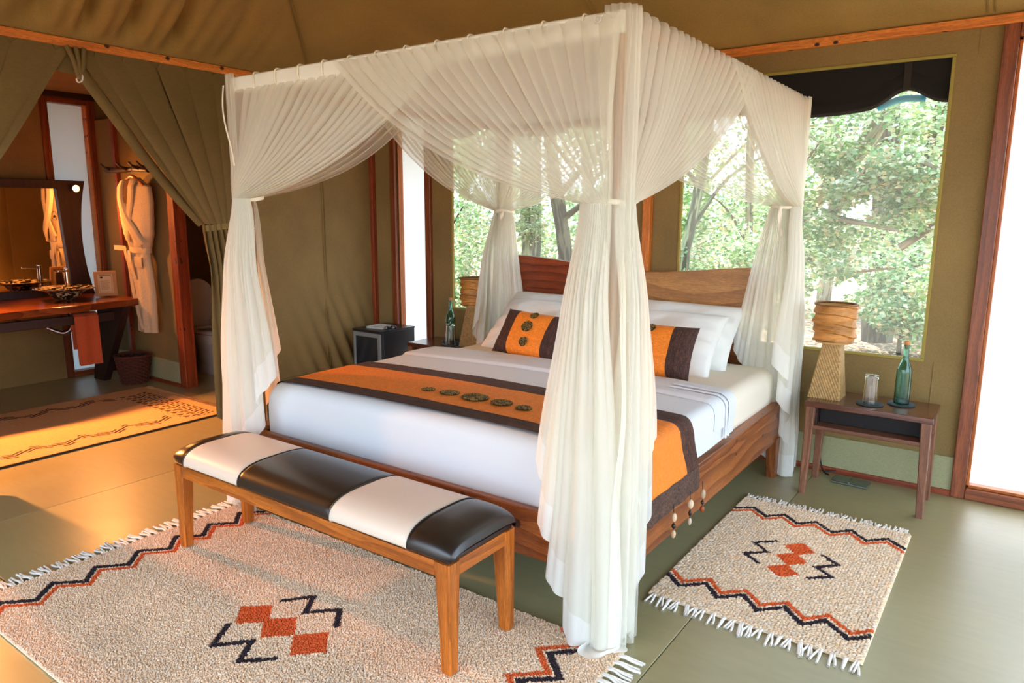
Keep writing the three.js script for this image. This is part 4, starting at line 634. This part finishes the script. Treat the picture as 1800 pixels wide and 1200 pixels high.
{ // vessel basin of mottled glass, tap, waste pipe
  const mott = dataTex(512, 256, (u, v) => { const a = fbm(u * 44, v * 30, 2), b = vn(u * 60 + 9, v * 44); const k = a > 0.40 ? 1 : 0; return k ? (b > 0.5 ? [232, 212, 170] : [205, 178, 128]) : b > 0.72 ? [92, 66, 40] : [34, 26, 22]; }, true, 1, 1);
  const gm = pbr('#ffffff', 0.08, { map: mott, clearcoat: 1, side: THREE.DoubleSide });
  const t = thing('vessel_basin', 'shallow wide rimmed basin of mottled brown and cream glass on the washstand', 'basin', [-6.5, 0.772, -2.70]);
  mesh('bowl', lathe([[0, 0], [0.07, 0.002], [0.11, 0.03], [0.14, 0.066], [0.19, 0.082], [0.228, 0.092], [0.23, 0.098], [0.222, 0.1], [0.185, 0.09], [0.13, 0.074], [0.1, 0.036], [0.06, 0.012], [0, 0.01]], 56), gm, t);
  mesh('waste', new THREE.CylinderGeometry(0.02, 0.02, 0.006, 20).translate(0, 0.014, 0), M.chrome, t);
  const f = thing('tap', 'tall chrome tap with a flat spout behind the basin', 'tap', [-6.66, 0.772, -2.79]);
  mesh('pillar', new THREE.CylinderGeometry(0.018, 0.022, 0.235, 20).translate(0, 0.1175, 0), M.chrome, f);
  const sp = mesh('spout', new RoundedBoxGeometry(0.15, 0.018, 0.036, 3, 0.006).translate(0.06, 0, 0), M.chrome, f); sp.position.set(0, 0.222, 0); sp.rotation.y = -0.95; sp.rotation.z = 0.04;
  mesh('lever', bx(0.06, 0.01, 0.016, -0.0, 0.245, 0, 0.004), M.chrome, f);
  const p = thing('waste_pipe', 'ribbed copper toned drain pipe curling under the washstand', 'pipe');
  const pts = [[-6.5, 0.70, -2.70], [-6.5, 0.62, -2.70], [-6.5, 0.53, -2.72], [-6.5, 0.49, -2.66], [-6.5, 0.52, -2.58], [-6.52, 0.57, -2.5], [-6.6, 0.59, -2.42], [-6.95, 0.6, -2.4]];
  mesh('pipe_run', tube(pts, 0.016, 60, 10), M.chrome, p); const cu = new THREE.CatmullRomCurve3(pts.map((q) => V(...q)));
  const rib = []; for (let i = 0; i < 34; i++) { const k = 0.16 + 0.5 * i / 34, P = cu.getPoint(k), T = cu.getTangent(k), r = new THREE.TorusGeometry(0.0175, 0.004, 6, 16); r.applyQuaternion(new THREE.Quaternion().setFromUnitVectors(V(0, 0, 1), T)); r.translate(P.x, P.y, P.z); rib.push(r); } mesh('ribbed_hose', rib, M.chrome, p);
}
{ // framed notice: pale wood frame, printed card
  const t = thing('framed_notice', 'small pale wood framed notice standing on the washstand', 'framed notice', [-6.46, 0.773, -3.01], 1.25); const w = 0.17, h = 0.215;
  const g = new THREE.Group(); const fr = pbr('#b98a58', 0.6);
  for (const [a, b, x, y] of [[w, 0.028, 0, 0.014], [w, 0.028, 0, h - 0.014], [0.028, h - 0.056, -w / 2 + 0.014, h / 2], [0.028, h - 0.056, w / 2 - 0.014, h / 2]]) { const m = mesh('frame_side', bx(a, b, 0.018, x, y, 0, 0.003), fr, t); m.rotation.x = -0.12; }
  const cv = document.createElement('canvas'); cv.width = 240; cv.height = 330; const c = cv.getContext('2d'); c.fillStyle = '#d9b98a'; c.fillRect(0, 0, 240, 330); c.strokeStyle = '#5a3d26'; c.lineWidth = 3; c.strokeRect(26, 20, 188, 290); c.fillStyle = '#2e211a'; c.beginPath(); c.ellipse(64, 62, 22, 17, 0, 0, 7); c.fill(); c.fillRect(40, 22, 170, 8);
  const q = rng(3); c.fillStyle = '#6b4c30'; for (let i = 0; i < 13; i++) { let x = 52; const y = 112 + i * 13; while (x < 188 - q() * 40) { const l = 6 + q() * 16; c.fillRect(x, y, l, 4); x += l + 5; } }
  const tx = new THREE.CanvasTexture(cv); tx.colorSpace = THREE.SRGBColorSpace;
  const card = mesh('printed_card', new THREE.BoxGeometry(w - 0.05, h - 0.05, 0.004), [0, 1, 2, 3, 4, 5].map((k) => (k === 4 ? pbr('#ffffff', 0.6, { map: tx }) : fr)), t); card.material = pbr('#ffffff', 0.6, { map: tx }); card.position.set(0, h / 2, -0.012); card.rotation.x = -0.12;
  mesh('easel_back', bx(0.06, 0.16, 0.006, 0, 0.08, -0.06, 0.002), M.darkwood, t).rotation.x = 0.2;
}
{ // bath robe on a wooden hanger from a driftwood rail
  const r = thing('coat_rail', 'gnarled driftwood coat rail on the bathroom wing wall', 'coat rail');
  mesh('branch', taperTube([[-6.75, 1.86, -3.24], [-6.5, 1.845, -3.22], [-6.3, 1.85, -3.235], [-6.0, 1.83, -3.22]], 0.022, 0.016, 40, 9, 0.5, 4), M.drift, r);
  for (const [x, d] of [[-6.62, 0.05], [-6.35, 0.06], [-6.15, 0.05], [-6.02, 0.04]]) mesh('peg', taperTube([[x, 1.85, -3.22], [x + 0.01, 1.87, -3.16], [x - 0.01, 1.9, -3.14]], 0.014, 0.007, 10, 7, 0.4, x), M.drift, r);
  const hg = thing('coat_hanger', 'wooden coat hanger carrying the bath robe', 'hanger');
  mesh('hanger_bar', taperTube([[-6.36, 1.70, -3.165], [-6.25, 1.755, -3.165], [-6.17, 1.785, -3.165], [-6.09, 1.755, -3.165], [-5.98, 1.70, -3.165]], 0.014, 0.014, 30, 8), M.teak, hg);
  mesh('hanger_hook', tube([[-6.17, 1.79, -3.165], [-6.17, 1.85, -3.17], [-6.18, 1.885, -3.175], [-6.17, 1.90, -3.16], [-6.155, 1.885, -3.15]], 0.0035, 24, 6), M.steel, hg);
  const t = thing('bath_robe', 'cream waffle bath robe with dark emblem, belted, on the driftwood rail', 'robe');
  const wf = pbr('#ffffff', 0.95, { map: canvasMap('#d9c39d', 0.05, 8), bumpMap: dataTex(128, 128, (u, v) => { const s = 255 * Math.abs(Math.sin(u * 32 * Math.PI) * Math.sin(v * 32 * Math.PI)); return [s, s, s]; }, false, 0.16, 0.16, false), bumpScale: 0.002, sheen: 0.2, side: THREE.DoubleSide });
  // outline by height: left edge, right edge, depth
  const rows = [[1.775, -6.21, -6.10, 0.03], [1.74, -6.33, -6.02, 0.05], [1.69, -6.41, -5.93, 0.062], [1.58, -6.43, -5.92, 0.07], [1.45, -6.42, -5.94, 0.07], [1.32, -6.39, -5.96, 0.065], [1.22, -6.33, -6.0, 0.055], [1.17, -6.30, -6.03, 0.05], [1.08, -6.33, -6.02, 0.055], [0.95, -6.30, -6.0, 0.055], [0.8, -6.27, -5.99, 0.055], [0.62, -6.27, -6.0, 0.055], [0.47, -6.28, -6.01, 0.05]];
  const at = (k) => { const q = k * (rows.length - 1), i = Math.min(rows.length - 2, Math.floor(q)), f = q - i, s = f * f * (3 - 2 * f); return rows[i].map((a, j) => lerp(a, rows[i + 1][j], j ? s : f)); };
  const atY = (y) => { let i = 0; while (i < rows.length - 2 && rows[i + 1][0] > y) i++; const f = cl((rows[i][0] - y) / (rows[i][0] - rows[i + 1][0])), s = f * f * (3 - 2 * f); return rows[i].map((a, j) => lerp(a, rows[i + 1][j], j ? s : f)); };
  const skin = (x, y) => { const [, a, b, d] = atY(y), k = (x - (a + b) / 2) / ((b - a) / 2); return -3.185 + (d + 0.01) * Math.sqrt(Math.max(0.04, 1 - k * k)); };
  mesh('robe_body', grid((u, v) => { const [y, a, b, d] = at(v), an = u * Math.PI * 2, cx = (a + b) / 2, w = (b - a) / 2, f = 0.006 * Math.sin(an * 9 + v * 3) * ss(0.1, 0.5, v) + 0.008 * Math.sin(an * 4 + v * 9); return [cx + Math.cos(an) * w, y + (v < 0.08 ? 0.02 * Math.cos(an) * 0 : 0), -3.185 + Math.sin(an) * (d + f)]; }, 90, 90, 1, 1.3, true), wf, t);
  const lap = (pts, w, dz) => grid((u, v) => { const c = new THREE.CatmullRomCurve3(pts.map((q) => V(q[0], q[1], 0))), P = c.getPoint(v), T = c.getTangent(v), o = (u - 0.5) * w, X = P.x - T.y * o, Y = P.y + T.x * o; return [X, Y, skin(X, Y) + dz * (u < 0.02 || u > 0.98 ? 0.2 : 1)]; }, 8, 40, w, 0.7);
  mesh('collar', lap([[-6.10, 1.76], [-6.11, 1.6], [-6.16, 1.45], [-6.24, 1.25]], 0.075, 0.012), wf, t);
  mesh('collar', lap([[-6.25, 1.755], [-6.26, 1.62], [-6.2, 1.46], [-6.09, 1.32], [-6.03, 1.22]], 0.085, 0.026), wf, t);
  mesh('neck_opening', lap([[-6.17, 1.765], [-6.18, 1.68], [-6.185, 1.56]], 0.085, 0.004), pbr('#6e4e2c', 0.95), t);
  mesh('belt', grid((u, v) => { const an = u * Math.PI * 2; return [-6.165 + Math.cos(an) * 0.145, 1.175 + (v - 0.5) * 0.05, -3.185 + Math.sin(an) * 0.062]; }, 40, 3, 0.6, 0.05, true), wf, t);
  mesh('belt_end', box2(-6.47, -6.27, 1.165, 1.205, -3.118, -3.112, 0.003), wf, t); mesh('belt_end', grid((u, v) => [-6.27 + 0.03 * v + (u - 0.5) * 0.045, 1.19 - 0.17 * v, -3.108 + 0.006 * Math.sin(v * 5)], 3, 12, 0.05, 0.2), wf, t);
  mesh('belt_end', grid((u, v) => [-6.22 + 0.06 * v + (u - 0.5) * 0.05, 1.17 - 0.24 * v, -3.11 + 0.01 * Math.sin(v * 4)], 3, 12, 0.05, 0.25), wf, t);
  mesh('pocket', grid((u, v) => [-6.16 + u * 0.1, 1.12 - v * 0.09, -3.122 - 0.01 * u + 0.004 * Math.sin(v * 3)], 6, 6, 0.1, 0.1), wf, t);
  mesh('front_overlap', grid((u, v) => { const y = lerp(1.12, 0.5, v), x = -6.3 + 0.13 * v * v + u * 0.02; return [x + 0.07 * (1 - u), y, -3.125 + 0.012 * Math.sin(u * 3)]; }, 8, 40, 0.1, 0.6), wf, t);
  const cv = document.createElement('canvas'); cv.width = cv.height = 128; const c = cv.getContext('2d'); c.clearRect(0, 0, 128, 128); c.fillStyle = '#2a1c14'; c.beginPath(); c.ellipse(60, 58, 20, 16, 0.2, 0, 7); c.fill(); c.beginPath(); c.ellipse(76, 50, 12, 10, 0, 0, 7); c.fill(); const q = rng(9); for (let i = 0; i < 15; i++) { const a = -2.9 + i * 0.19, b = 0.35 + i * 0.17; for (const [an, rr] of [[a, 48], [b, 50]]) { c.save(); c.translate(64 + Math.cos(an) * rr, 64 + Math.sin(an) * rr); c.rotate(an + 1.57); c.fillRect(-3, -6, 6, 5 + q() * 7); c.restore(); } }
  const tx = new THREE.CanvasTexture(cv); tx.colorSpace = THREE.SRGBColorSpace;
  mesh('emblem', grid((u, v) => [-6.355 + u * 0.1, 1.50 - v * 0.1, skin(-6.355 + u * 0.1, 1.50 - v * 0.1) + 0.012], 6, 6), pbr('#ffffff', 0.9, { map: tx, alphaTest: 0.4 }), t);
}
{ // towel over the apron rail
  const t = thing('hand_towel', 'rust brown hand towel folded over the washstand rail', 'towel');
  const pr = (k) => { const L = [[0.24, -6.302], [0.64, -6.30], [0.662, -6.34], [0.64, -6.378], [0.36, -6.376]]; const q = k * 4, i = Math.min(3, Math.floor(q)), f = q - i; return [lerp(L[i][0], L[i + 1][0], f), lerp(L[i][1], L[i + 1][1], f)]; };
  const m = pbr('#ffffff', 0.95, { sheen: 0.4, side: THREE.DoubleSide, map: canvasMap('#b5532c', 0.12, 6) });
  for (const [dx, z0, z1, dy] of [[0, -2.85, -2.665, 0], [0.016, -2.845, -2.67, -0.03]]) mesh('towel_layer', grid((u, v) => { const [y, x] = pr(v); return [x + dx * (v < 0.5 ? 1 : -1) + 0.006 * Math.sin(u * 9 + dx * 100), y + (v < 0.1 ? dy * 0.3 : 0) + (v > 0.3 && v < 0.7 ? dx * 0.5 : 0), lerp(z0, z1, u) + 0.006 * Math.sin(v * 4)]; }, 16, 40, 0.2, 0.8), m, t);
}
{ // woven waste basket
  const t = thing('waste_basket', 'round reddish woven waste basket under the bath robe', 'basket', [-6.33, 0, -3.12]);
  const wk = pbr('#5e2f20', 0.7), R = (y) => 0.098 + 0.045 * y / 0.25;
  mesh('basket_liner', lathe([[0, 0.004], [0.09, 0.004], [R(0.24) - 0.008, 0.24]], 32), pbr('#2b1712', 0.9, { side: THREE.DoubleSide }), t);
  const hoops = []; for (let k = 0; k < 15; k++) { const y = 0.01 + k * 0.0158; hoops.push(tube(Array.from({ length: 48 }, (_, i) => { const a = i / 48 * 6.2832, r = R(y) + 0.006 * Math.sin(a * 12 + k * Math.PI); return [Math.cos(a) * r, y, Math.sin(a) * r]; }), 0.0065, 96, 6, true)); } stuff(mesh('woven_strands', hoops, wk, t));
  const st = []; for (let i = 0; i < 24; i++) { const a = i / 24 * 6.2832; st.push(tube([[Math.cos(a) * R(0), 0, Math.sin(a) * R(0)], [Math.cos(a) * R(0.245), 0.245, Math.sin(a) * R(0.245)]], 0.005, 4, 5)); } stuff(mesh('upright_canes', st, wk, t));
  mesh('rim', new THREE.TorusGeometry(R(0.25), 0.011, 8, 48).rotateX(Math.PI / 2).translate(0, 0.25, 0), wk, t);
}
{ // toilet behind the wing wall
  const t = thing('toilet', 'white toilet with raised lid in the shade behind the wing wall', 'toilet', [-6.12, 0, -3.80]);
  const el = (y, cx, a, b, n = 40) => Array.from({ length: n }, (_, i) => { const q = i / n * 6.2832; return [cx + Math.cos(q) * a, y, -Math.sin(q) * b]; });
  const smooth = (g) => { const q = mergeVertices(g, 1e-4); q.computeVertexNormals(); return q; };
  mesh('pedestal', smooth(loft([el(0, -0.06, 0.2, 0.11), el(0.08, -0.06, 0.19, 0.105), el(0.2, -0.03, 0.21, 0.13), el(0.3, 0, 0.25, 0.165), el(0.37, 0, 0.27, 0.182), el(0.385, 0, 0.26, 0.175), el(0.37, 0, 0.2, 0.12), el(0.25, 0, 0.1, 0.07)], true)), M.ceramic, t);
  mesh('seat', smooth(new THREE.TorusGeometry(0.2, 0.035, 10, 40).scale(1.14, 0.8, 0.5).rotateX(Math.PI / 2).translate(0, 0.405, 0)), M.ceramic, t);
  const lid = mesh('lid', smooth(loft([el(0, 0, 0.23, 0.18), el(0.02, 0, 0.235, 0.185), el(0.03, 0, 0.21, 0.16)])), M.ceramic, t); lid.rotation.z = Math.PI / 2 - 0.12; lid.position.set(-0.27, 0.64, 0);
  mesh('cistern', bx(0.18, 0.38, 0.4, -0.43, 0.57, 0, 0.03), M.ceramic, t); mesh('flush_button', new THREE.CylinderGeometry(0.02, 0.02, 0.01, 16).translate(-0.43, 0.765, 0), M.chrome, t);
}
{ // flat woven kilim along the bathroom entrance
  const t = thing('kilim_runner', 'long flat woven tan runner with black broken zigzag lines before the bathroom', 'runner rug'), x0 = -6.08, x1 = -4.79, z0 = -3.06, z1 = -0.3, px = 360, cv = document.createElement('canvas'); cv.width = Math.round((x1 - x0) * px); cv.height = Math.round((z1 - z0) * px);
  const c = cv.getContext('2d'); c.fillStyle = '#dcae78'; c.fillRect(0, 0, cv.width, cv.height); const q = rng(17);
  for (let i = 0; i < 9000; i++) { c.fillStyle = q() > 0.5 ? 'rgba(255,220,170,0.10)' : 'rgba(120,80,40,0.08)'; c.fillRect(q() * cv.width, q() * cv.height, 2 + q() * 14, 1.5); }
  const L = (pts, w, dash) => { c.strokeStyle = '#2c1d16'; c.lineWidth = w; c.setLineDash(dash ?? []); c.beginPath(); pts.forEach(([x, z], i) => c[i ? 'lineTo' : 'moveTo']((x - x0) * px, (z - z0) * px)); c.stroke(); };
  for (const [xc, s] of [[x1 - 0.2, 1], [x0 + 0.2, -1]]) { // long border: rhythm of slanting strokes and runs of dashes
    const P = (o) => { const a = []; for (let k = 0, z = -2.7; z < -0.2; k++, z += k % 2 ? 0.13 : 0.17) a.push([xc + (k % 2 ? 0.045 : -0.045) * s + o, z]); return a; };
    L(P(0), 6); L(P(0.035), 5, [34, 20, 60, 30]); L(P(-0.035), 5, [20, 26, 50, 24]);
  }
  for (let i = 0; i < 12; i++) { const x = lerp(x0 + 0.2, x1 - 0.16, i / 11); L([[x, -2.98], [x + 0.05, -2.86], [x, -2.74]], 6.5, [16, 7]); L([[x + 0.05, -2.98], [x + 0.085, -2.88], [x + 0.03, -2.76]], 5.5, [9, 6]); }
  const tx = new THREE.CanvasTexture(cv); tx.colorSpace = THREE.SRGBColorSpace;
  const top = grid((u, v) => [lerp(x0, x1, u), 0.008 + 0.003 * fbm(u * 6, v * 14), lerp(z1, z0, v)], 30, 60); mesh('woven_cloth', top, pbr('#ffffff', 0.95, { map: tx, bumpMap: weaveBump, bumpScale: 0.001 }), t);
  mesh('backing', box2(x0, x1, 0.001, 0.008, z0, z1, 0.003), pbr('#a47c50', 0.95), t);
  mesh('dark_selvedge', tube([[x1, 0.007, z1], [x1 + 0.003, 0.008, -1.5], [x1, 0.007, z0]], 0.006, 40, 6), pbr('#3a2417', 0.9), t);
  for (let i = 0; i < 46; i++) { const x = lerp(x0 + 0.02, x1 - 0.02, (i + 0.5) / 46); mesh('tassel', tube([[x, 0.008, z0 + 0.004], [x + (q() - 0.5) * 0.02, 0.01, z0 - 0.03], [x + (q() - 0.5) * 0.04, 0.005, z0 - 0.06]], 0.004, 6, 5), pbrOnce(), t); }
}
function pbrOnce() { return (M.kilimFringe ??= pbr('#c99a66', 0.95)); }

// ---------------------------------------------------------------- outside: ground, trees, shrubs
{
  const leafy = dataTex(512, 512, (u, v) => { const a = fbm(u * 26, v * 26, 3), b = vn(u * 90, v * 90), k = a > 0.5 ? 1 : 0; return b > 0.72 ? [214, 190, 160] : k ? [168, 128, 98] : [120, 96, 70]; }, true, 3, 3);
  const g = grid((u, v) => { const x = lerp(-40, 40, u), z = lerp(40, -60, v); return [x, -0.42 + 0.25 * fbm(x * 0.2, z * 0.2) - 0.1, z]; }, 80, 80, 80, 100); struct('ground', g, pbr('#ffffff', 1, { map: leafy }));
}
const leafGeo = (() => { const p = [0, 0, 0, -0.30, 0.08, 0.4, 0, 0, 0.45, 0.30, 0.08, 0.4, 0, -0.06, 1]; const g = new THREE.BufferGeometry(); g.setAttribute('position', new THREE.Float32BufferAttribute(p, 3)); g.setIndex([0, 1, 2, 0, 2, 3, 1, 4, 2, 2, 4, 3]); const q = g.toNonIndexed(); q.computeVertexNormals(); return q; })();
const leafMat = pbr('#ffffff', 0.9, { transmission: 0.4, thickness: 0, side: THREE.DoubleSide, specularIntensity: 0.8 });
const leafGloss = pbr('#ffffff', 0.35, { side: THREE.DoubleSide });
const bark = (a, b, s) => { const A = rgb(a), B = rgb(b); return pbr('#ffffff', 0.95, { map: dataTex(128, 256, (u, v) => { const t = fbm(u * 14 + s, v * 5, 4), k = ss(0.35, 0.6, t); return [0, 1, 2].map((i) => lerp(A[i], B[i], k)); }, true, 0.5, 1.2) }); };
const BK = [bark('#3a352a', '#6b6853', 1), bark('#54594a', '#9aa382', 2), bark('#6b6352', '#a59a80', 3)];
const PAL = ['#5f8f48', '#86ad66', '#a8c488', '#c6d6ac', '#79a06c', '#dadfc0', '#93b48c', '#d8c596'];
function foliage(parent, clusters, pal, size, seed, gloss) {
  clusters = clusters.map((c) => [...c.slice(0, 4), Math.round(c[4] * 1.9), c[5]]); size *= 0.74;
  const q = rng(seed), tot = clusters.reduce((a, c) => a + c[4], 0), im = new THREE.InstancedMesh(leafGeo, gloss ? leafGloss : leafMat, tot), m = new THREE.Matrix4(), e = new THREE.Euler(), qn = new THREE.Quaternion(), col = new THREE.Color(); let n = 0;
  for (const [x, y, z, r, cnt, fy] of clusters) for (let i = 0; i < cnt; i++) {
    const a = q() * 6.283, b = Math.acos(2 * q() - 1), rr = r * Math.cbrt(q() * 0.9 + 0.1); e.set((q() - 0.3) * 1.8, q() * 6.283, (q() - 0.5) * 1.6); qn.setFromEuler(e); const s = size * (0.6 + 0.8 * q());
    m.compose(V(x + Math.sin(b) * Math.cos(a) * rr, y + Math.cos(b) * rr * (fy ?? 0.8), z + Math.sin(b) * Math.sin(a) * rr), qn, V(s, s, s)); im.setMatrixAt(n, m); col.set(PAL[Math.floor(q() * PAL.length)]).multiplyScalar(0.75 + 0.5 * q()); im.setColorAt(n++, col);
  }
  im.name = 'foliage'; stuff(shade(im)); parent.add(im);
}
function tree(label, trunk, r0, r1, bk, branches, clusters, pal, size, seed, cat = 'tree', name = 'tree') {
  const t = thing(name, label, cat, [0, 0, 0], 0, 'trees and shrubs outside the windows');
  mesh('trunk', taperTube(trunk, r0, r1, 26, 11, 0.3, seed), BK[bk], t);
  branches.forEach((b, i) => mesh('branch', taperTube(b, r1 * 0.6, 0.008, 14, 6, 0.3, seed + i), BK[bk], t));
  foliage(t, clusters, pal, size, seed); return t;
}
const cluster = (seed, n, x0, x1, y0, y1, z0, z1, r, cnt) => { const q = rng(seed); return Array.from({ length: n }, () => [lerp(x0, x1, q()), lerp(y0, y1, q()), lerp(z0, z1, q()), r * (0.6 + 0.8 * q()), Math.round(cnt * (0.6 + 0.8 * q()))]); };
tree('ivy covered thick trunk seen through the left window', [[-5.45, -0.5, -8], [-5.4, 1, -8], [-5.42, 3, -8], [-5.5, 5.5, -8.1]], 0.15, 0.1, 1, [[[-5.4, 2.4, -8], [-5.0, 3, -8.2], [-4.4, 3.2, -8.5]], [[-5.4, 2.2, -8], [-6, 2.8, -8], [-6.6, 3, -8]]], [...cluster(1, 9, -5.6, -5.25, 0.2, 2.6, -8.05, -7.85, 0.2, 130), ...cluster(2, 14, -7.2, -4.6, 2.2, 4.2, -9, -7.6, 0.6, 330)], 0, 0.07, 101);
tree('dark leaning trunk in the middle of the left window', [[-4.98, -0.5, -8.3], [-5.04, 0.9, -8.3], [-5.24, 2.0, -8.3], [-5.5, 3.6, -8.4]], 0.115, 0.08, 0, [[[-5.12, 1.4, -8.3], [-4.5, 1.75, -8.3], [-3.9, 1.7, -8.4]], [[-5.18, 1.7, -8.3], [-4.6, 2.4, -8.5], [-4.2, 2.9, -8.6]]], cluster(3, 9, -5.4, -3.7, 2.0, 3.6, -9.2, -8, 0.45, 200), 2, 0.085, 102);
tree('slim pale trunk right of the leaning trunk, left window', [[-4.55, -0.5, -9.4], [-4.6, 1, -9.4], [-4.5, 2.4, -9.5], [-4.55, 4, -9.6]], 0.06, 0.04, 1, [[[-4.55, 1, -9.4], [-4.1, 1.35, -9.4], [-3.7, 1.3, -9.5]], [[-4.55, 0.7, -9.4], [-4.9, 1.2, -9.3], [-5.3, 1.4, -9.2]]], cluster(4, 8, -5, -3.6, 1.2, 3.4, -10, -9, 0.4, 150), 2, 0.09, 103);
tree('leafy green bush at the left side of the left window', [[-6.6, -0.5, -7.2], [-6.55, 0.6, -7.2], [-6.4, 1.8, -7.2]], 0.05, 0.03, 0, [[[-6.5, 0.7, -7.2], [-6.1, 1.2, -7.1], [-5.8, 1.6, -7.1]]], cluster(5, 16, -6.9, -5.75, 0.2, 2.4, -7.6, -6.8, 0.36, 290), 0, 0.085, 104, 'shrub', 'shrub');
tree('slim mossy trunk at the left side of the right window', [[-3.35, -0.5, -8], [-3.25, 0.9, -8], [-3.08, 2.0, -8], [-3.0, 3.8, -8.1]], 0.07, 0.05, 1, [[[-3.2, 1.3, -8], [-2.8, 1.9, -8.1], [-2.3, 2.2, -8.2]], [[-3.1, 1.8, -8], [-3.6, 2.3, -8], [-4, 2.4, -8]]], [...cluster(6, 10, -3.9, -2.3, 1.7, 3.4, -8.6, -7.6, 0.4, 230)], 0, 0.08, 105);
tree('second slim trunk further back in the right window', [[-3.0, -0.5, -9.4], [-2.95, 1, -9.4], [-3.0, 2.6, -9.4], [-2.9, 4, -9.5]], 0.055, 0.04, 2, [[[-2.95, 1.1, -9.4], [-3.3, 1.6, -9.4], [-3.6, 1.8, -9.4]]], cluster(7, 9, -3.7, -2.2, 0.6, 3.4, -10, -9, 0.4, 190), 2, 0.085, 106);
tree('grey tree with a long slanting branch across the right window', [[-2.35, -0.5, -7.2], [-2.05, 0.8, -7.2], [-1.75, 1.5, -7.15], [-1.2, 2.2, -7.1], [-0.7, 3.4, -7.1]], 0.1, 0.06, 2, [...Array.from({ length: 16 }, (_, i) => { const q = rng(300 + i), x = -2.2 + q() * 1.9, y = 1.0 + q() * 1.5, a = (q() - 0.5) * 1.6; return [[x, y, -6.6 - q() * 0.5], [x + 0.25 * Math.cos(a), y + 0.25 * Math.sin(a), -6.6], [x + 0.6 * Math.cos(a * 1.3), y + 0.5 * Math.sin(a * 1.4), -6.5]]; }), [[-1.75, 1.5, -7.15], [-1.9, 2.1, -7.1], [-2.2, 2.8, -7]], [[-1.5, 1.8, -7.1], [-1.0, 1.75, -7], [-0.5, 1.85, -6.9]], [[-1.9, 1.2, -7.15], [-1.4, 1.0, -7], [-0.9, 1.05, -6.9]]], [...cluster(8, 20, -2.1, -0.4, 1.5, 3.0, -7.4, -6.5, 0.3, 240), ...cluster(18, 12, -1.6, -0.4, 0.9, 1.6, -7.2, -6.5, 0.22, 130)], 1, 0.07, 107);
tree('dark trunk deep in the shade low in the right window', [[-1.75, -0.5, -12], [-1.75, 1, -12], [-1.85, 2.6, -12], [-1.9, 5, -12]], 0.22, 0.14, 0, [[[-1.8, 1.6, -12], [-1.2, 2.3, -12], [-0.6, 2.7, -12]]], cluster(9, 14, -3.4, -0.4, 2.0, 4.4, -13, -11, 0.6, 260), 1, 0.1, 108);
tree('smaller dark trunk right of the shaded trunk, right window', [[-1.35, -0.5, -12.6], [-1.38, 1, -12.6], [-1.3, 2.6, -12.6], [-1.1, 4.5, -12.6]], 0.12, 0.08, 0, [[[-1.35, 1.2, -12.6], [-0.9, 1.9, -12.6], [-0.4, 2.2, -12.6]]], cluster(10, 12, -1.9, -0.2, 0.9, 3.4, -13.2, -12, 0.5, 220), 1, 0.1, 109);
tree('leafy undergrowth at the foot of the shaded trunks', [[-1.3, -0.5, -11], [-1.3, 0.3, -11], [-1.25, 0.9, -11]], 0.03, 0.02, 0, [], cluster(11, 14, -1.9, -0.75, -0.1, 1.1, -11.5, -10.6, 0.34, 260), 3, 0.09, 110, 'shrub', 'shrub');
tree('leafy shrub below the slanting branch, right window', [[-2.6, -0.5, -8.6], [-2.6, 0.3, -8.6], [-2.5, 1.0, -8.6]], 0.03, 0.02, 1, [], cluster(12, 14, -3.4, -1.9, 0.2, 1.3, -9.0, -8.2, 0.34, 190), 1, 0.08, 111, 'shrub', 'shrub');
for (const [x, z, k, lab] of [[-11.5, -14, 2, 'tall leafy tree far behind the left window bush'], [-8.6, -15, 1, 'tall leafy tree far behind the ivy covered trunk'], [-6.2, -16, 2, 'tall leafy tree far behind the slim trunks between the windows'], [-3.4, -16, 1, 'tall leafy tree far behind the slanting branch'], [-0.6, -17, 1, 'tall leafy tree far away at the right of the right window']])
  tree(lab, [[x, -0.5, z], [x + 0.1, 1.5, z], [x - 0.1, 4, z], [x, 7, z]], 0.16, 0.08, 2, [[[x, 2, z], [x + 1, 3, z], [x + 1.6, 3.4, z]], [[x, 2.4, z], [x - 1, 3.2, z], [x - 1.5, 4, z]]], cluster(Math.round(z * -7 + x * 3), 26, x - 1.7, x + 1.7, 0.6, 5.2, z - 1, z + 1, 0.75, 210), k, 0.14, Math.round(200 + x));





renderer.render(scene, camera);
